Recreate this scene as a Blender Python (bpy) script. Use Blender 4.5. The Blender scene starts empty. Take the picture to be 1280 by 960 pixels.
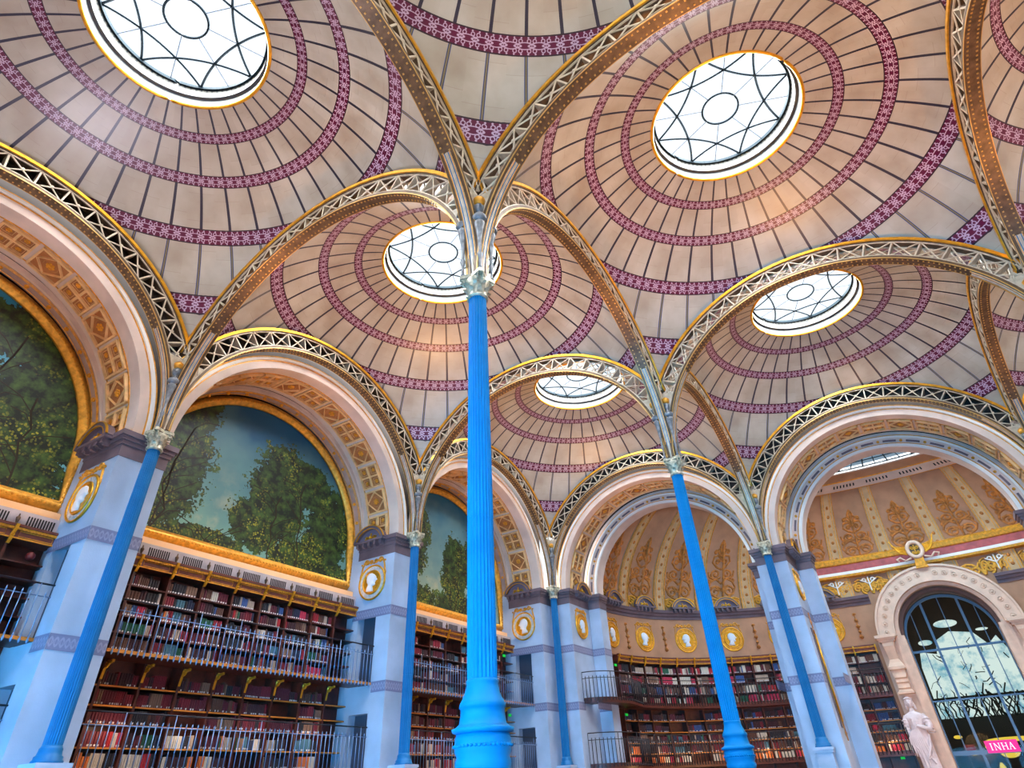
import bpy, math, random
from mathutils import Vector, Matrix
R = random.Random(7)
PI = math.pi
sin, cos, rad = math.sin, math.cos, math.radians
scene = bpy.context.scene
COL = scene.collection

# ---------------------------------------------------------------- plan of the hall
# nominal metres: u along the far (apse) wall, v away from it (hall is v<0), z up.
# Nine domed bays of 10 x 10; the square hall is skewed and shortened to fit image coordinates, the side walls
# meeting the far wall at about 86 degrees.
KX, KY = 0.06546, 0.96622
def PM(p):
    return Vector((p[0] + KX * p[1], KY * p[1], p[2]))

# ---------------------------------------------------------------- materials
def lin(c):
    c /= 255.0
    return c / 12.92 if c <= 0.04045 else ((c + 0.055) / 1.055) ** 2.4
def rgb(r, g, b):
    return (lin(r), lin(g), lin(b), 1.0)

class Ex:
    """arithmetic on shader sockets"""
    nt = None
    def __init__(s, k): s.k = k
    @staticmethod
    def m(op, *a):
        n = Ex.nt.nodes.new('ShaderNodeMath'); n.operation = op
        for i, v in enumerate(a):
            if isinstance(v, Ex): Ex.nt.links.new(v.k, n.inputs[i])
            else: n.inputs[i].default_value = v
        return Ex(n.outputs[0])
    def __add__(s, o): return Ex.m('ADD', s, o)
    __radd__ = __add__
    def __sub__(s, o): return Ex.m('SUBTRACT', s, o)
    def __rsub__(s, o): return Ex.m('SUBTRACT', o, s)
    def __mul__(s, o): return Ex.m('MULTIPLY', s, o)
    __rmul__ = __mul__
    def __truediv__(s, o): return Ex.m('DIVIDE', s, o)
    def lt(s, o): return Ex.m('LESS_THAN', s, o)
    def gt(s, o): return Ex.m('GREATER_THAN', s, o)
    def abs(s): return Ex.m('ABSOLUTE', s)
    def fract(s): return Ex.m('FRACT', s)
    def sin(s): return Ex.m('SINE', s)
    def mx(s, o): return Ex.m('MAXIMUM', s, o)
    def mn(s, o): return Ex.m('MINIMUM', s, o)
    def sqrt(s): return Ex.m('SQRT', s)

def mixc(f, a, b):
    n = Ex.nt.nodes.new('ShaderNodeMix'); n.data_type = 'RGBA'
    for i, v in ((0, f), (6, a), (7, b)):
        if isinstance(v, Ex): Ex.nt.links.new(v.k, n.inputs[i])
        else: n.inputs[i].default_value = v
    return Ex(n.outputs[2])
def noise(scale, detail=3, vec=None, rough=0.5):
    n = Ex.nt.nodes.new('ShaderNodeTexNoise'); n.inputs['Scale'].default_value = scale
    n.inputs['Detail'].default_value = detail; n.inputs['Roughness'].default_value = rough
    if vec is not None: Ex.nt.links.new(vec, n.inputs['Vector'])
    return Ex(n.outputs['Fac'])
def obj_co():
    n = Ex.nt.nodes.new('ShaderNodeTexCoord'); return n.outputs['Object']
def uv_xy():
    n = Ex.nt.nodes.new('ShaderNodeTexCoord'); s = Ex.nt.nodes.new('ShaderNodeSeparateXYZ')
    Ex.nt.links.new(n.outputs['UV'], s.inputs[0]); return Ex(s.outputs[0]), Ex(s.outputs[1])

def mat(name, col, rough=0.6, metal=0.0, var=0.0, vscale=3.0, emit=None, estr=0.0, bump=0.0, bscale=30.0, spec=0.5):
    m = bpy.data.materials.new(name); m.use_nodes = True
    nt = m.node_tree; Ex.nt = nt
    b = nt.nodes['Principled BSDF']
    b.inputs['Base Color'].default_value = rgb(*col)
    b.inputs['Roughness'].default_value = rough; b.inputs['Metallic'].default_value = metal
    b.inputs['Specular IOR Level'].default_value = spec
    if var:
        d = [max(0, c * (1 - var)) for c in col]; l = [min(255, c * (1 + var * .6)) for c in col]
        f = (noise(vscale, 4, obj_co()) - 0.3) * 2.5
        c = mixc(f.mx(0.0).mn(1.0), rgb(*d), rgb(*l)); nt.links.new(c.k, b.inputs['Base Color'])
    if emit:
        b.inputs['Emission Color'].default_value = rgb(*emit); b.inputs['Emission Strength'].default_value = estr
    if bump:
        bn = nt.nodes.new('ShaderNodeBump'); bn.inputs['Strength'].default_value = bump
        bn.inputs['Distance'].default_value = 0.02
        nt.links.new(noise(bscale, 3, obj_co()).k, bn.inputs['Height']); nt.links.new(bn.outputs[0], b.inputs['Normal'])
    return m

M = {}
M['stone'] = mat('pale_stone', (176, 188, 208), .6, var=.10, vscale=.8, bump=.15)
M['cream'] = mat('cream_plaster', (222, 196, 180), .6, var=.07, vscale=1.2)
M['white'] = mat('white_moulding', (245, 235, 225), .45)
M['mauve'] = mat('mauve_stone', (112, 92, 98), .6, var=.12, vscale=2)
M['apse'] = mat('apse_plaster', (182, 130, 96), .65, var=.08, vscale=1.5)
M['apserib'] = mat('apse_rib_plaster', (204, 162, 116), .6, var=.06)
M['orange'] = mat('coffer_plaster', (238, 190, 130), .6, var=.10, vscale=4)
M['gold'] = mat('gilding', (250, 176, 52), .36, metal=.75, var=.12, vscale=6)
M['goldpaint'] = mat('gold_paint', (232, 160, 50), .45, metal=.35, var=.15, vscale=9)
M['goldframe'] = mat('burnished_gilt_frame', (240, 172, 66), .42, metal=.5, var=.15, vscale=8)
M['stud'] = mat('brass_stud', (206, 164, 92), .4, metal=.5)
M['relief'] = mat('gilt_relief', (196, 120, 50), .5, metal=.25, var=.25, vscale=5)
M['slate'] = mat('slate_doorway', (66, 70, 86), .7)
M['dark'] = mat('dark_brown_plaster', (48, 36, 30), .9)  # brown plaster with the shade behind the lattice put into its colour
M['blue'] = mat('blue_painted_iron', (0, 116, 170), .45, var=.05, spec=.12)
M['teal'] = mat('teal_painted_iron', (18, 104, 156), .45, var=.06, spec=.25)
M['capital'] = mat('bronze_capital', (196, 186, 160), .4, metal=.35, var=.25, vscale=12)
M['herm'] = mat('weathered_herm_bronze', (126, 128, 132), .45, metal=.3, var=.2, vscale=10)
M['lattice'] = mat('cream_painted_lattice', (206, 190, 166), .45, metal=.2, var=.12, vscale=6)
M['bronze'] = mat('bronze_flange', (104, 82, 62), .45, metal=.4, var=.2, vscale=6)
M['wood'] = mat('mahogany', (84, 34, 24), .4, var=.25, vscale=5)
M['woodred'] = mat('red_cornice_wood', (112, 52, 42), .45, var=.15, vscale=5)
M['shelfedge'] = mat('gilt_shelf_edge', (214, 132, 44), .4, metal=.2)
M['rail'] = mat('steel_blue_railing', (120, 150, 190), .35, metal=.5)
M['raildark'] = mat('dark_bronze_railing', (48, 40, 44), .5, metal=.2)
M['slot'] = mat('dark_slot', (16, 12, 14), .8)
M['grey'] = mat('grey_ledge', (176, 166, 172), .55, var=.08)
M['redband'] = mat('rose_marble_band', (186, 88, 84), .45, var=.12, vscale=4)
M['portrait'] = mat('white_portrait_marble', (228, 228, 232), .5)
M['statue'] = mat('white_statue_marble', (226, 208, 208), .55, var=.05, bump=.1)
M['tealrim'] = mat('teal_skylight_rim', (8, 26, 34), .8, spec=.2)
M['bar'] = mat('dark_glazing_bar', (10, 22, 30), .9, spec=.1)
M['barthin'] = mat('pale_glazing_bar', (70, 76, 90), .9, spec=.1)
M['pink'] = mat('magenta_sign', (236, 10, 130), .5, emit=(236, 10, 130), estr=.35)
M['letter'] = mat('white_letters', (250, 235, 245), .5, emit=(255, 235, 245), estr=.5)
M['green'] = mat('green_exit_light', (20, 200, 60), .5, emit=(20, 190, 60), estr=.6)
M['floor'] = mat('warm_carpet', (112, 80, 64), .8, var=.1)  # unseen floor, coloured warm so its bounce tints the domes
M['plain'] = mat('plain_plaster', (222, 196, 172), .8)
M['lamp'] = mat('opal_lamp_glass', (255, 235, 205), .5, emit=(255, 220, 170), estr=6)
M['ironframe'] = mat('blue_grey_window_iron', (78, 104, 128), .45, metal=.3)

def band_mat():
    m = bpy.data.materials.new('scrolled_frieze'); m.use_nodes = True; Ex.nt = m.node_tree
    nt = m.node_tree; b = nt.nodes['Principled BSDF']; b.inputs['Roughness'].default_value = .6
    x, y = uv_xy()
    t = (x * 9.0 * PI)
    d1 = (y - t.sin() * .28).abs(); d2 = (y + t.sin() * .28).abs()
    fx = (x * 9.0).fract() - .5
    rr = (fx * fx * .9 + y * y).sqrt()
    ringd = (rr - .22).abs()
    mask = d1.mn(d2).mn(ringd).lt(.055)
    c = mixc(mask, rgb(120, 120, 148), rgb(146, 146, 172))
    nt.links.new(c.k, b.inputs['Base Color'])
    return m
M['frieze'] = band_mat()

DR_ = 7.487
def dome_mat():
    m = bpy.data.materials.new('dome_faience'); m.use_nodes = True; Ex.nt = m.node_tree
    nt = m.node_tree; b = nt.nodes['Principled BSDF']
    b.inputs['Roughness'].default_value = .34; b.inputs['Specular IOR Level'].default_value = .45
    u, v = uv_xy()
    x = (u - .5) * 16.0; y = (v - .5) * 16.0
    r = (x * x + y * y).sqrt()
    th = Ex.m('ARCTAN2', y, x)
    # cream faience tiles with faint joints and clouding
    tex = nt.nodes.new('ShaderNodeTexCoord')
    cl = (noise(.9, 4, tex.outputs['Object']) - .3) * 2.2
    base = mixc(cl.mx(0.).mn(1.), rgb(162, 150, 134), rgb(192, 188, 176))
    k = th / rad(9.0)
    cell = Ex.m('FLOOR', k + 0.0)
    f = (k - .5).fract() - .5          # 0 on a rib
    dist = f.abs() * rad(9.0) * r      # metres from the rib line
    cellid = Ex.m('FLOOR', (k - .5)) * 7.31
    rr0 = Ex.m('FLOOR', r * 1.6 + Ex.m('FRACT', cellid) * .8)
    tint = ((cellid * 3.17 + rr0 * 5.91).sin() * 91.7).fract()
    base = mixc(tint * .16, base, rgb(146, 126, 110))
    jr = ((r * 1.6 + Ex.m('FRACT', cellid) * .8).fract() - .5).abs().gt(.492)
    base = mixc(jr * .22, base, rgb(120, 90, 80))
    # painted ribs : dark blue edges, ochre centre with dots when wide
    w = (r * .0050 + .014)
    c = mixc(dist.lt(w) * r.lt(6.4), base, rgb(46, 42, 58))
    c = mixc(dist.lt(w * 1.0).mn(dist.gt(w * .78)) * r.gt(5.0) * r.lt(6.4), c, rgb(104, 120, 168))
    c = mixc(dist.lt(w * .42) * r.gt(5.0) * r.lt(6.4), c, rgb(120, 110, 86))
    # ring bands
    for r0, hw, rep in ((2.84, .13, 80.), (3.90, .145, 96.), (5.165, .165, 104.), (6.41, .15, 120.)):
        t = (r - r0) / hw
        inside = t.abs().lt(1.0)
        sl = DR_ / math.sqrt(DR_ * DR_ - r0 * r0)          # slope stretch of the band width
        q = 2 * PI * r0 / rep / (hw * sl)
        f0 = (th * (rep / (2 * PI))).fract() - .5
        f1 = (th * (rep / (2 * PI)) + .5).fract() - .5
        X0 = f0 * q; X1 = f1 * q
        def ell(X, Y, rx, ry):
            a = X / rx; b_ = Y / ry
            return ((a * a + b_ * b_).sqrt() - 1.0).abs() * ry
        lines = ell(X0, t, q * .56, .32).mn(ell(X1, t, q * .22, .12))
        lines = lines.mn(ell(X0.abs() - q * .30, t.abs() - .46, .17, .17))
        dots = ell(X0.abs() - q * .25, t.abs() - .76, .045, .045).lt(.045)
        pat = (lines.lt(.044).mx(dots)) * t.abs().lt(.84)
        cb = mixc(pat, rgb(88, 3, 50), rgb(186, 162, 184))
        cb = mixc(t.abs().gt(.85), cb, rgb(44, 26, 36))
        c = mixc(inside, c, cb)
    nt.links.new(c.k, b.inputs['Base Color'])
    bn = nt.nodes.new('ShaderNodeBump'); bn.inputs['Strength'].default_value = .12; bn.inputs['Distance'].default_value = .05
    nt.links.new(noise(1.6, 2, tex.outputs['Object']).k, bn.inputs['Height']); nt.links.new(bn.outputs[0], b.inputs['Normal'])
    return m
M['dome'] = dome_mat()

def rim_mat():
    m = bpy.data.materials.new('skylight_drum_ornament'); m.use_nodes = True; Ex.nt = m.node_tree
    nt = m.node_tree; b = nt.nodes['Principled BSDF']; b.inputs['Roughness'].default_value = .6
    x, y = uv_xy()
    c = rgb(92, 90, 84)
    ph = x * 2 * PI * 28.
    wv = (y - .66 - ph.sin() * .04).abs().lt(.022)
    c = mixc(wv, c, rgb(150, 100, 30))
    c = mixc(((x * 28.).fract() - .5).abs().lt(.13) * (y - .66).abs().lt(.075), c, rgb(60, 56, 60))
    c = mixc(((x * 90.).fract() - .5).abs().lt(.18) * (y - .88).abs().lt(.05), c, rgb(24, 28, 34))
    c = mixc((y - .36).abs().lt(.04), c, rgb(30, 38, 52))
    c = mixc(((x * 60.).fract() - .5).abs().lt(.12) * (y - .18).abs().lt(.02), c, rgb(150, 150, 170))
    c = mixc((y - .5).abs().lt(.018), c, rgb(214, 170, 80))
    nt.links.new(c.k, b.inputs['Base Color'])
    return m
M['drum'] = rim_mat()

def glass_mat(name, tint, gl=.12, tr=1.0, rough=.03):
    m = bpy.data.materials.new(name); m.use_nodes = True; nt = m.node_tree
    for n in list(nt.nodes):
        if n.type == 'BSDF_PRINCIPLED': nt.nodes.remove(n)
    out = nt.nodes['Material Output']
    t = nt.nodes.new('ShaderNodeBsdfTransparent'); t.inputs[0].default_value = rgb(*tint)
    g = nt.nodes.new('ShaderNodeBsdfGlossy'); g.inputs['Roughness'].default_value = rough
    mx = nt.nodes.new('ShaderNodeMixShader'); mx.inputs[0].default_value = gl
    nt.links.new(t.outputs[0], mx.inputs[1]); nt.links.new(g.outputs[0], mx.inputs[2]); nt.links.new(mx.outputs[0], out.inputs[0])
    return m
M['glass'] = glass_mat('clear_skylight_glass', (250, 252, 255), .04)
M['apseglass'] = glass_mat('frosted_apse_glass', (118, 134, 146), .03)
M['winglass'] = glass_mat('dark_reflecting_window_glass', (176, 190, 188), .004, rough=.0)

def mural_mat(name, blobs, seed, skytop, skybot):
    """an oil painting: sky with masses of foliage, laid on in the mural's own flat coordinates (metres)"""
    m = bpy.data.materials.new(name); m.use_nodes = True; Ex.nt = m.node_tree
    nt = m.node_tree; b = nt.nodes['Principled BSDF']; b.inputs['Roughness'].default_value = .5
    x, y = uv_xy()
    X = (x - .5) * 10.; Y = y * 6.
    tex = nt.nodes.new('ShaderNodeTexCoord')
    def nz(sc, off, det=4):
        mp = nt.nodes.new('ShaderNodeMapping'); mp.inputs['Location'].default_value = (off, seed, 0)
        mp.inputs['Scale'].default_value = (10., 6., 1.)
        nt.links.new(tex.outputs['UV'], mp.inputs['Vector'])
        return noise(sc, det, mp.outputs[0], .6)
    n1 = nz(.9, 0); n2 = nz(3.2, 3., 5); n3 = nz(9., 8., 3); n4 = nz(.5, 12, 3)
    sky = mixc(((Y / 5.2) + (n4 - .5) * .9).mx(0.).mn(1.), rgb(*skybot), rgb(*skytop))
    sky = mixc(((n1 - .5) * 4.).mx(0.).mn(1.) * (1.0 - Y / 3.).mx(0.), sky, rgb(206, 196, 156))
    dens = None
    for cx, cy, rx, ry in blobs:
        dx = (X - cx) / rx; dy = (Y - cy) / ry
        d = 1.0 - (dx * dx + dy * dy).sqrt()
        dens = d if dens is None else dens.mx(d)
    edge = dens + (n1 - .5) * .7 + (n2 - .5) * .9 + (n3 - .5) * .6
    mask = edge.gt(.12)
    vo = nt.nodes.new('ShaderNodeTexVoronoi'); vo.inputs['Scale'].default_value = 13.
    mp = nt.nodes.new('ShaderNodeMapping'); mp.inputs['Scale'].default_value = (10., 6., 1.)
    nt.links.new(tex.outputs['UV'], mp.inputs['Vector']); nt.links.new(mp.outputs[0], vo.inputs['Vector'])
    leafd = Ex(vo.outputs['Distance']); 
    sp = nt.nodes.new('ShaderNodeSeparateXYZ'); nt.links.new(vo.outputs['Color'], sp.inputs[0]); lc = Ex(sp.outputs[0])
    dk = mixc(((n2 - .42) * 4.).mx(0.).mn(1.), rgb(8, 24, 18), rgb(66, 96, 40))
    leaf = mixc(lc, rgb(56, 84, 28), rgb(190, 182, 52))
    lit = ((n1 - .47) * 4.5 + (.30 - Y / 7.)).mx(0.).mn(1.)
    fol = mixc((leafd + (n3 - .5) * .5).lt(.45) * lit * lc.gt(.2) * .9, dk, leaf)
    c = mixc(mask, sky, fol)
    nt.links.new(c.k, b.inputs['Base Color'])
    return m

# ---------------------------------------------------------------- mesh builder
class MB:
    def __init__(s, T=None): s.v = []; s.f = []; s.mi = []; s.sm = []; s.uv = {}; s.T = T or (lambda a, z, d: (a, d, z)); s.m = 0; s.smooth = False
    # T maps (a along, z up, d outwards) -> nominal point
    def P(s, a, z, d):
        s.v.append(Vector(s.T(a, z, d))); return len(s.v) - 1
    def face(s, idx, uv=None):
        s.f.append(tuple(idx)); s.mi.append(s.m); s.sm.append(s.smooth)
        if uv: s.uv[len(s.f) - 1] = uv
    def box(s, a0, a1, z0, z1, d0, d1):
        i = [s.P(a, z, d) for d in (d0, d1) for z in (z0, z1) for a in (a0, a1)]
        for q in ((0, 1, 3, 2), (4, 6, 7, 5), (0, 4, 5, 1), (2, 3, 7, 6), (0, 2, 6, 4), (1, 5, 7, 3)): s.face([i[k] for k in q])
    def sheet(s, rows, close=False, uvf=None):
        """grid of (a,z,d) rows"""
        ids = [[s.P(*p) for p in row] for row in rows]
        n = len(ids[0])
        for r in range(len(ids) - 1):
            for c in range(n if close else n - 1):
                d = (c + 1) % n
                s.face((ids[r][c], ids[r][d], ids[r + 1][d], ids[r + 1][c]),
                       [uvf(r, c), uvf(r, c + 1), uvf(r + 1, c + 1), uvf(r + 1, c)] if uvf else None)
        return ids
    def arc(s, ca, cz, R0, R1, d0, d1, t0=0., t1=PI, n=48, caps=True):
        """solid ring sector, R0<R1, between depths d0,d1"""
        rows = []
        for k in range(n + 1):
            t = t0 + (t1 - t0) * k / n; c, q = cos(t), sin(t)
            rows.append([(ca + R0 * c, cz + R0 * q, d0), (ca + R1 * c, cz + R1 * q, d0), (ca + R1 * c, cz + R1 * q, d1), (ca + R0 * c, cz + R0 * q, d1)])
        ids = s.sheet(rows, close=True)
        if caps: s.face(ids[0]); s.face(ids[-1][::-1])
    def sweep(s, path, prof, closed=False):
        """path: list of (a,z,d) ; prof: list of (side, up) in plane normal to path, up ~ +d"""
        n = len(path); rows = []
        pv = [Vector(p) for p in path]
        for i in range(n):
            if closed: t = pv[(i + 1) % n] - pv[i - 1]
            else: t = pv[min(i + 1, n - 1)] - pv[max(i - 1, 0)]
            t.normalize(); up = Vector((0, 0, 1)) if abs(t.z) < .9 else Vector((1, 0, 0))
            sd = t.cross(up).normalized(); up = sd.cross(t)
            rows.append([tuple(pv[i] + sd * x + up * y) for x, y in prof])
        if closed: rows.append(rows[0])
        ids = s.sheet(rows, close=True)
        if not closed: s.face(ids[0][::-1]); s.face(ids[-1])
    def tube(s, path, r, n=6, closed=False):
        s.sweep(path, [(r * cos(2 * PI * k / n), r * sin(2 * PI * k / n)) for k in range(n)], closed)
    def strip(s, path, w, h, closed=False):
        s.sweep(path, [(-w / 2, 0), (w / 2, 0), (w / 2 * .6, h), (-w / 2 * .6, h)], closed)
    def lathe(s, ca, cd, prof, n=24, flute=0, depth=0.0, fz=None):
        """vertical turned solid: prof = [(r,z)...] bottom to top"""
        rows = []
        for r, z in prof:
            row = []
            for k in range(n):
                t = 2 * PI * k / n; rr = r
                if flute and fz and fz[0] <= z <= fz[1]:
                    rr = r - depth * abs(sin(t * flute / 2)) 
                row.append((ca + rr * cos(t), z, cd + rr * sin(t)))
            rows.append(row)
        ids = s.sheet(rows, close=True)
        s.face(ids[0][::-1]); s.face(ids[-1])
    def disc(s, ca, cz, r, d0, d1, n=24, dome=0.0):
        """round boss on the wall face"""
        a = [(ca + r * cos(2 * PI * k / n), cz + r * sin(2 * PI * k / n)) for k in range(n)]
        rows = [[(x, z, d0) for x, z in a], [(x, z, d1) for x, z in a]]
        if dome: rows.append([(ca + (x - ca) * .6, cz + (z - cz) * .6, d1 + dome) for x, z in a])
        ids = s.sheet(rows, close=True); s.face(ids[0][::-1]); s.face(ids[-1])
    def prism(s, poly, d0, d1):
        n = len(poly); a = [s.P(x, z, d0) for x, z in poly]; b = [s.P(x, z, d1) for x, z in poly]
        s.face(a[::-1]); s.face(b)
        for k in range(n): j = (k + 1) % n; s.face((a[k], a[j], b[j], b[k]))
    def ball(s, c, r, n=10, sq=(1, 1, 1)):
        rows = []
        for i in range(n // 2 + 1):
            t = PI * i / (n // 2); rr = max(sin(t), .02)
            rows.append([(c[0] + r * sq[0] * rr * cos(2 * PI * k / n), c[1] - r * sq[1] * cos(t), c[2] + r * sq[2] * rr * sin(2 * PI * k / n)) for k in range(n)])
        ids = s.sheet(rows, close=True); s.face(ids[0][::-1]); s.face(ids[-1])
    def build(s, name, mats, parent=None, org=None, rigid=None, smooth_all=None, hem=False):
        """org: nominal origin of the object; rigid: nominal anchor about which the shape keeps right angles"""
        if not isinstance(mats, (list, tuple)): mats = [mats]
        me = bpy.data.meshes.new(name)
        if parent is not None: o0 = Vector(parent['_w'])
        else: o0 = PM(org) if org is not None else Vector((0, 0, 0))
        if rigid is not None:
            A = PM(rigid); ra = Vector(rigid); vs = [A + (p - ra) - o0 for p in s.v]
        else: vs = [PM(p) - o0 for p in s.v]
        me.from_pydata(vs, [], s.f)
        for x in mats: me.materials.append(M[x] if isinstance(x, str) else x)
        me.polygons.foreach_set('material_index', s.mi)
        me.polygons.foreach_set('use_smooth', [bool(x) for x in s.sm])
        if s.uv:
            ul = me.uv_layers.new(name='UVMap')
            for fi, u in s.uv.items():
                p = me.polygons[fi]
                for k, li in enumerate(p.loop_indices): ul.data[li].uv = u[k]
        me.update()
        o = bpy.data.objects.new(name, me); COL.objects.link(o)
        if parent is not None: o.parent = parent
        else: o.location = o0
        o['_w'] = tuple(o0)
        return o

ALLOBJ = []
def thing(name, label, cat, org, group=None, kind=None):
    o = bpy.data.objects.new(name, None); COL.objects.link(o)
    w = PM(org); o.location = w; o['_w'] = tuple(w); o.empty_display_size = .2
    o['label'] = label; o['category'] = cat
    if group: o['group'] = group
    o['kind'] = kind or 'thing'
    return o
def tag(o, label=None, cat=None, group=None, kind=None):
    if label: o['label'] = label
    if cat: o['category'] = cat
    if group: o['group'] = group
    if kind: o['kind'] = kind
    return o
def dup(root, nom_from, nom_to, label=None, group=None):
    """copy a thing with its parts and sub-parts, moved within the plan"""
    off = PM(nom_to) - PM(nom_from)
    def rec(o, par):
        c = o.copy(); COL.objects.link(c)
        if par is not None: c.parent = par
        for ch in [x for x in bpy.data.objects if x.parent == o]: rec(ch, c)
        return c
    kids = {}
    r = rec(root, None)
    r.location = Vector(root.location) + off
    r['_w'] = tuple(Vector(root['_w']) + off)
    if label: r['label'] = label
    if group: r['group'] = group
    return r

def Frame(o, r, n):
    o, r, n = Vector(o), Vector(r), Vector(n)
    return lambda a, z, d: o + r * a + n * d + Vector((0, 0, z))
LEFT = lambda vc: Frame((0, vc, 0), (0, 1, 0), (1, 0, 0))        # left wall bay centred on v = vc
FAR = lambda uc: Frame((uc, 0, 0), (1, 0, 0), (0, -1, 0))        # far wall bay centred on u = uc

# ---------------------------------------------------------------- apse curve (super-ellipse)
HA, HB, HN, HV = 14.4, 9.9, 2.3, 3.0
_pts = []; _s = [0.0]
for i in range(3001):
    t = PI * i / 3000; c = cos(t)
    _pts.append((15 - HA * math.copysign(abs(c) ** (2 / HN), c), HV + HB * max(sin(t), 0) ** (2 / HN)))
    if i: _s.append(_s[-1] + math.dist(_pts[-1], _pts[-2]))
HL = _s[-1] / 2
import bisect
def hcurve(s):
    t = s + HL
    t = min(max(t, 0.0), _s[-1] - 1e-6); i = max(min(bisect.bisect_right(_s, t) - 1, len(_s) - 2), 0)
    f = (t - _s[i]) / (_s[i + 1] - _s[i] + 1e-12)
    return (_pts[i][0] + (_pts[i + 1][0] - _pts[i][0]) * f, _pts[i][1] + (_pts[i + 1][1] - _pts[i][1]) * f)
def HEM(s, z, d):
    p = hcurve(s); e = .15
    a, b = hcurve(max(s - e, -HL)), hcurve(min(s + e, HL))
    tx, ty = b[0] - a[0], b[1] - a[1]; l = math.hypot(tx, ty)
    return Vector((p[0] + ty / l * d, p[1] - tx / l * d, z))
CH = 8.0; IMP = 9.6
def CONCH(s, z, d):
    """point of the half dome above the apse cornice"""
    h = max(z - IMP, 0); k = math.sqrt(max(1 - (h / CH) ** 2, 0.01))
    p = hcurve(s)
    nx, ny = (15 - p[0]), (HV - p[1]); l = math.hypot(nx, ny)
    x = 15 + (p[0] - 15) * k + nx / l * d * k; y = HV + (p[1] - HV) * k + ny / l * d * k
    return Vector((x, y, z - d * (1 - k)))
def HEMF(s0):
    """flat frame touching the apse wall at arc length s0"""
    o = HEM(s0, 0, 0); a = HEM(s0 - .2, 0, 0); b = HEM(s0 + .2, 0, 0); r = (b - a).normalized(); n = Vector((r.y, -r.x, 0))
    return Frame(o, r, n)

# ================================================================ SETTING
def structure(mb, name, mats, org=(0, 0, 0)):
    o = mb.build(name, mats, org=org); o['kind'] = 'structure'; return o

b = MB(); b.box(-3.5, 33.5, -.2, 0, -31, 14); structure(b, 'floor', 'floor')
# entrance side and right side of the hall (behind and beside the viewer)
b = MB(); b.box(-3.5, 33.5, 0, 16.2, -30.5, -30.02); structure(b, 'wall_entrance', 'plain')
b = MB(); b.box(30.05, 30.5, 0, 16.2, -30.5, 3.2); structure(b, 'wall_right', 'plain')

RS, RF, RE = 4.5, 4.95, 5.58      # soffit, archivolt outer, vault edge radius
ZC = 9.6; ZA = 9.75
def spandrel(b, ca, Rr, d0, d1, ztop=16.2, half=5.0):
    """wall above an arch"""
    n = 40; rows = []
    for k in range(n + 1):
        t = PI * k / n; x, z = Rr * cos(t), ZC + Rr * sin(t)
        rows.append([(ca + x, z, d0), (ca + x, z, d1), (ca + x, ztop, d1), (ca + x, ztop, d0)])
    ids = b.sheet(rows, close=True)
    b.box(ca - half, ca - Rr, ZC - .35, ztop, d1, d0); b.box(ca + Rr, ca + half, ZC - .35, ztop, d1, d0)

def pier(b, c, d0, d1, hw, hs, niche=True):
    """wall pier with its shallow doorways cut in the side facing the viewer's end (a < c)"""
    zs = [0, 2.45, 3.85, 4.66, 6.9, 9.2]
    if not niche:
        b.box(c - hw, c + hw, 0, 9.2, d1, d0); return
    x0, x1 = -1.05, -1.88
    b.box(c - hw, c + hw, 0, 9.2, x0, d0)
    b.box(c - hw, c + hw, 0, 9.2, d1, x1)
    b.m = 4; b.box(c - hw + .3, c - hw + .36, 0, 9.2, x1, x0); b.m = 0
    b.box(c - hw + .35, c + hw, 0, 9.2, x1, x0)
    for z0, z1 in ((3.85, 4.66), (6.9, 9.2)): b.box(c - hw, c - hw + .35, z0, z1, x1, x0)

def impost(b, c, d0, d1, hw, mi=(1,)):
    b.m = mi[0]
    b.box(c - hw - .015, c + hw + .015, 8.93, 9.25, d1, d0 + .015)
    b.box(c - hw - .05, c + hw + .05, 9.25, 9.36, d1, d0 + .05)
    b.box(c - hw - .10, c + hw + .10, 9.36, 9.46, d1, d0 + .10)
    b.box(c - hw - .15, c + hw + .15, 9.46, 9.6, d1, d0 + .15)
    b.m = 0

def friezes(b, c, d0, d1, hw, mi=2):
    b.m = mi
    for z0, z1 in ((6.78, 7.1), (4.43, 4.75)):
        for (a0, a1, fa) in ((c - hw, c + hw, 'f'),):
            i = [b.P(a0, z0, d0 + .012), b.P(a1, z0, d0 + .012), b.P(a1, z1, d0 + .012), b.P(a0, z1, d0 + .012)]
            L = a1 - a0; b.face(i, [(0, -.5), (L, -.5), (L, .5), (0, .5)])
        for sa in (-1, 1):
            a = c + sa * (hw + .012); de = -1.0 if z0 < 6 else d1
            i = [b.P(a, z0, d0 + .012), b.P(a, z0, de), b.P(a, z1, de), b.P(a, z1, d0 + .012)]
            L = d0 - de; b.face(i, [(0, -.5), (L, -.5), (L, .5), (0, .5)])
    b.m = 0

# ---- left wall
b = MB(LEFT(0))
for c in (0, -10, -20, -30):
    pier(b, c, -.4, -2.15, .6, 1)
    impost(b, c, -.4, -2.15, .6, (1,)); friezes(b, c, -.4, -2.15, .6)
    b.box(c - .55, c + .55, 0, 9.6, -3.0, -2.15)
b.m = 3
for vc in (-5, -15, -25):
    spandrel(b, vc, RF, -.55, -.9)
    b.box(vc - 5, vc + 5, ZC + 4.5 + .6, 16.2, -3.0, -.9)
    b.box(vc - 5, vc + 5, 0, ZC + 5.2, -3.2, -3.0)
structure(b, 'wall_left', ['stone', 'mauve', 'frieze', 'dark', 'slate'])

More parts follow.
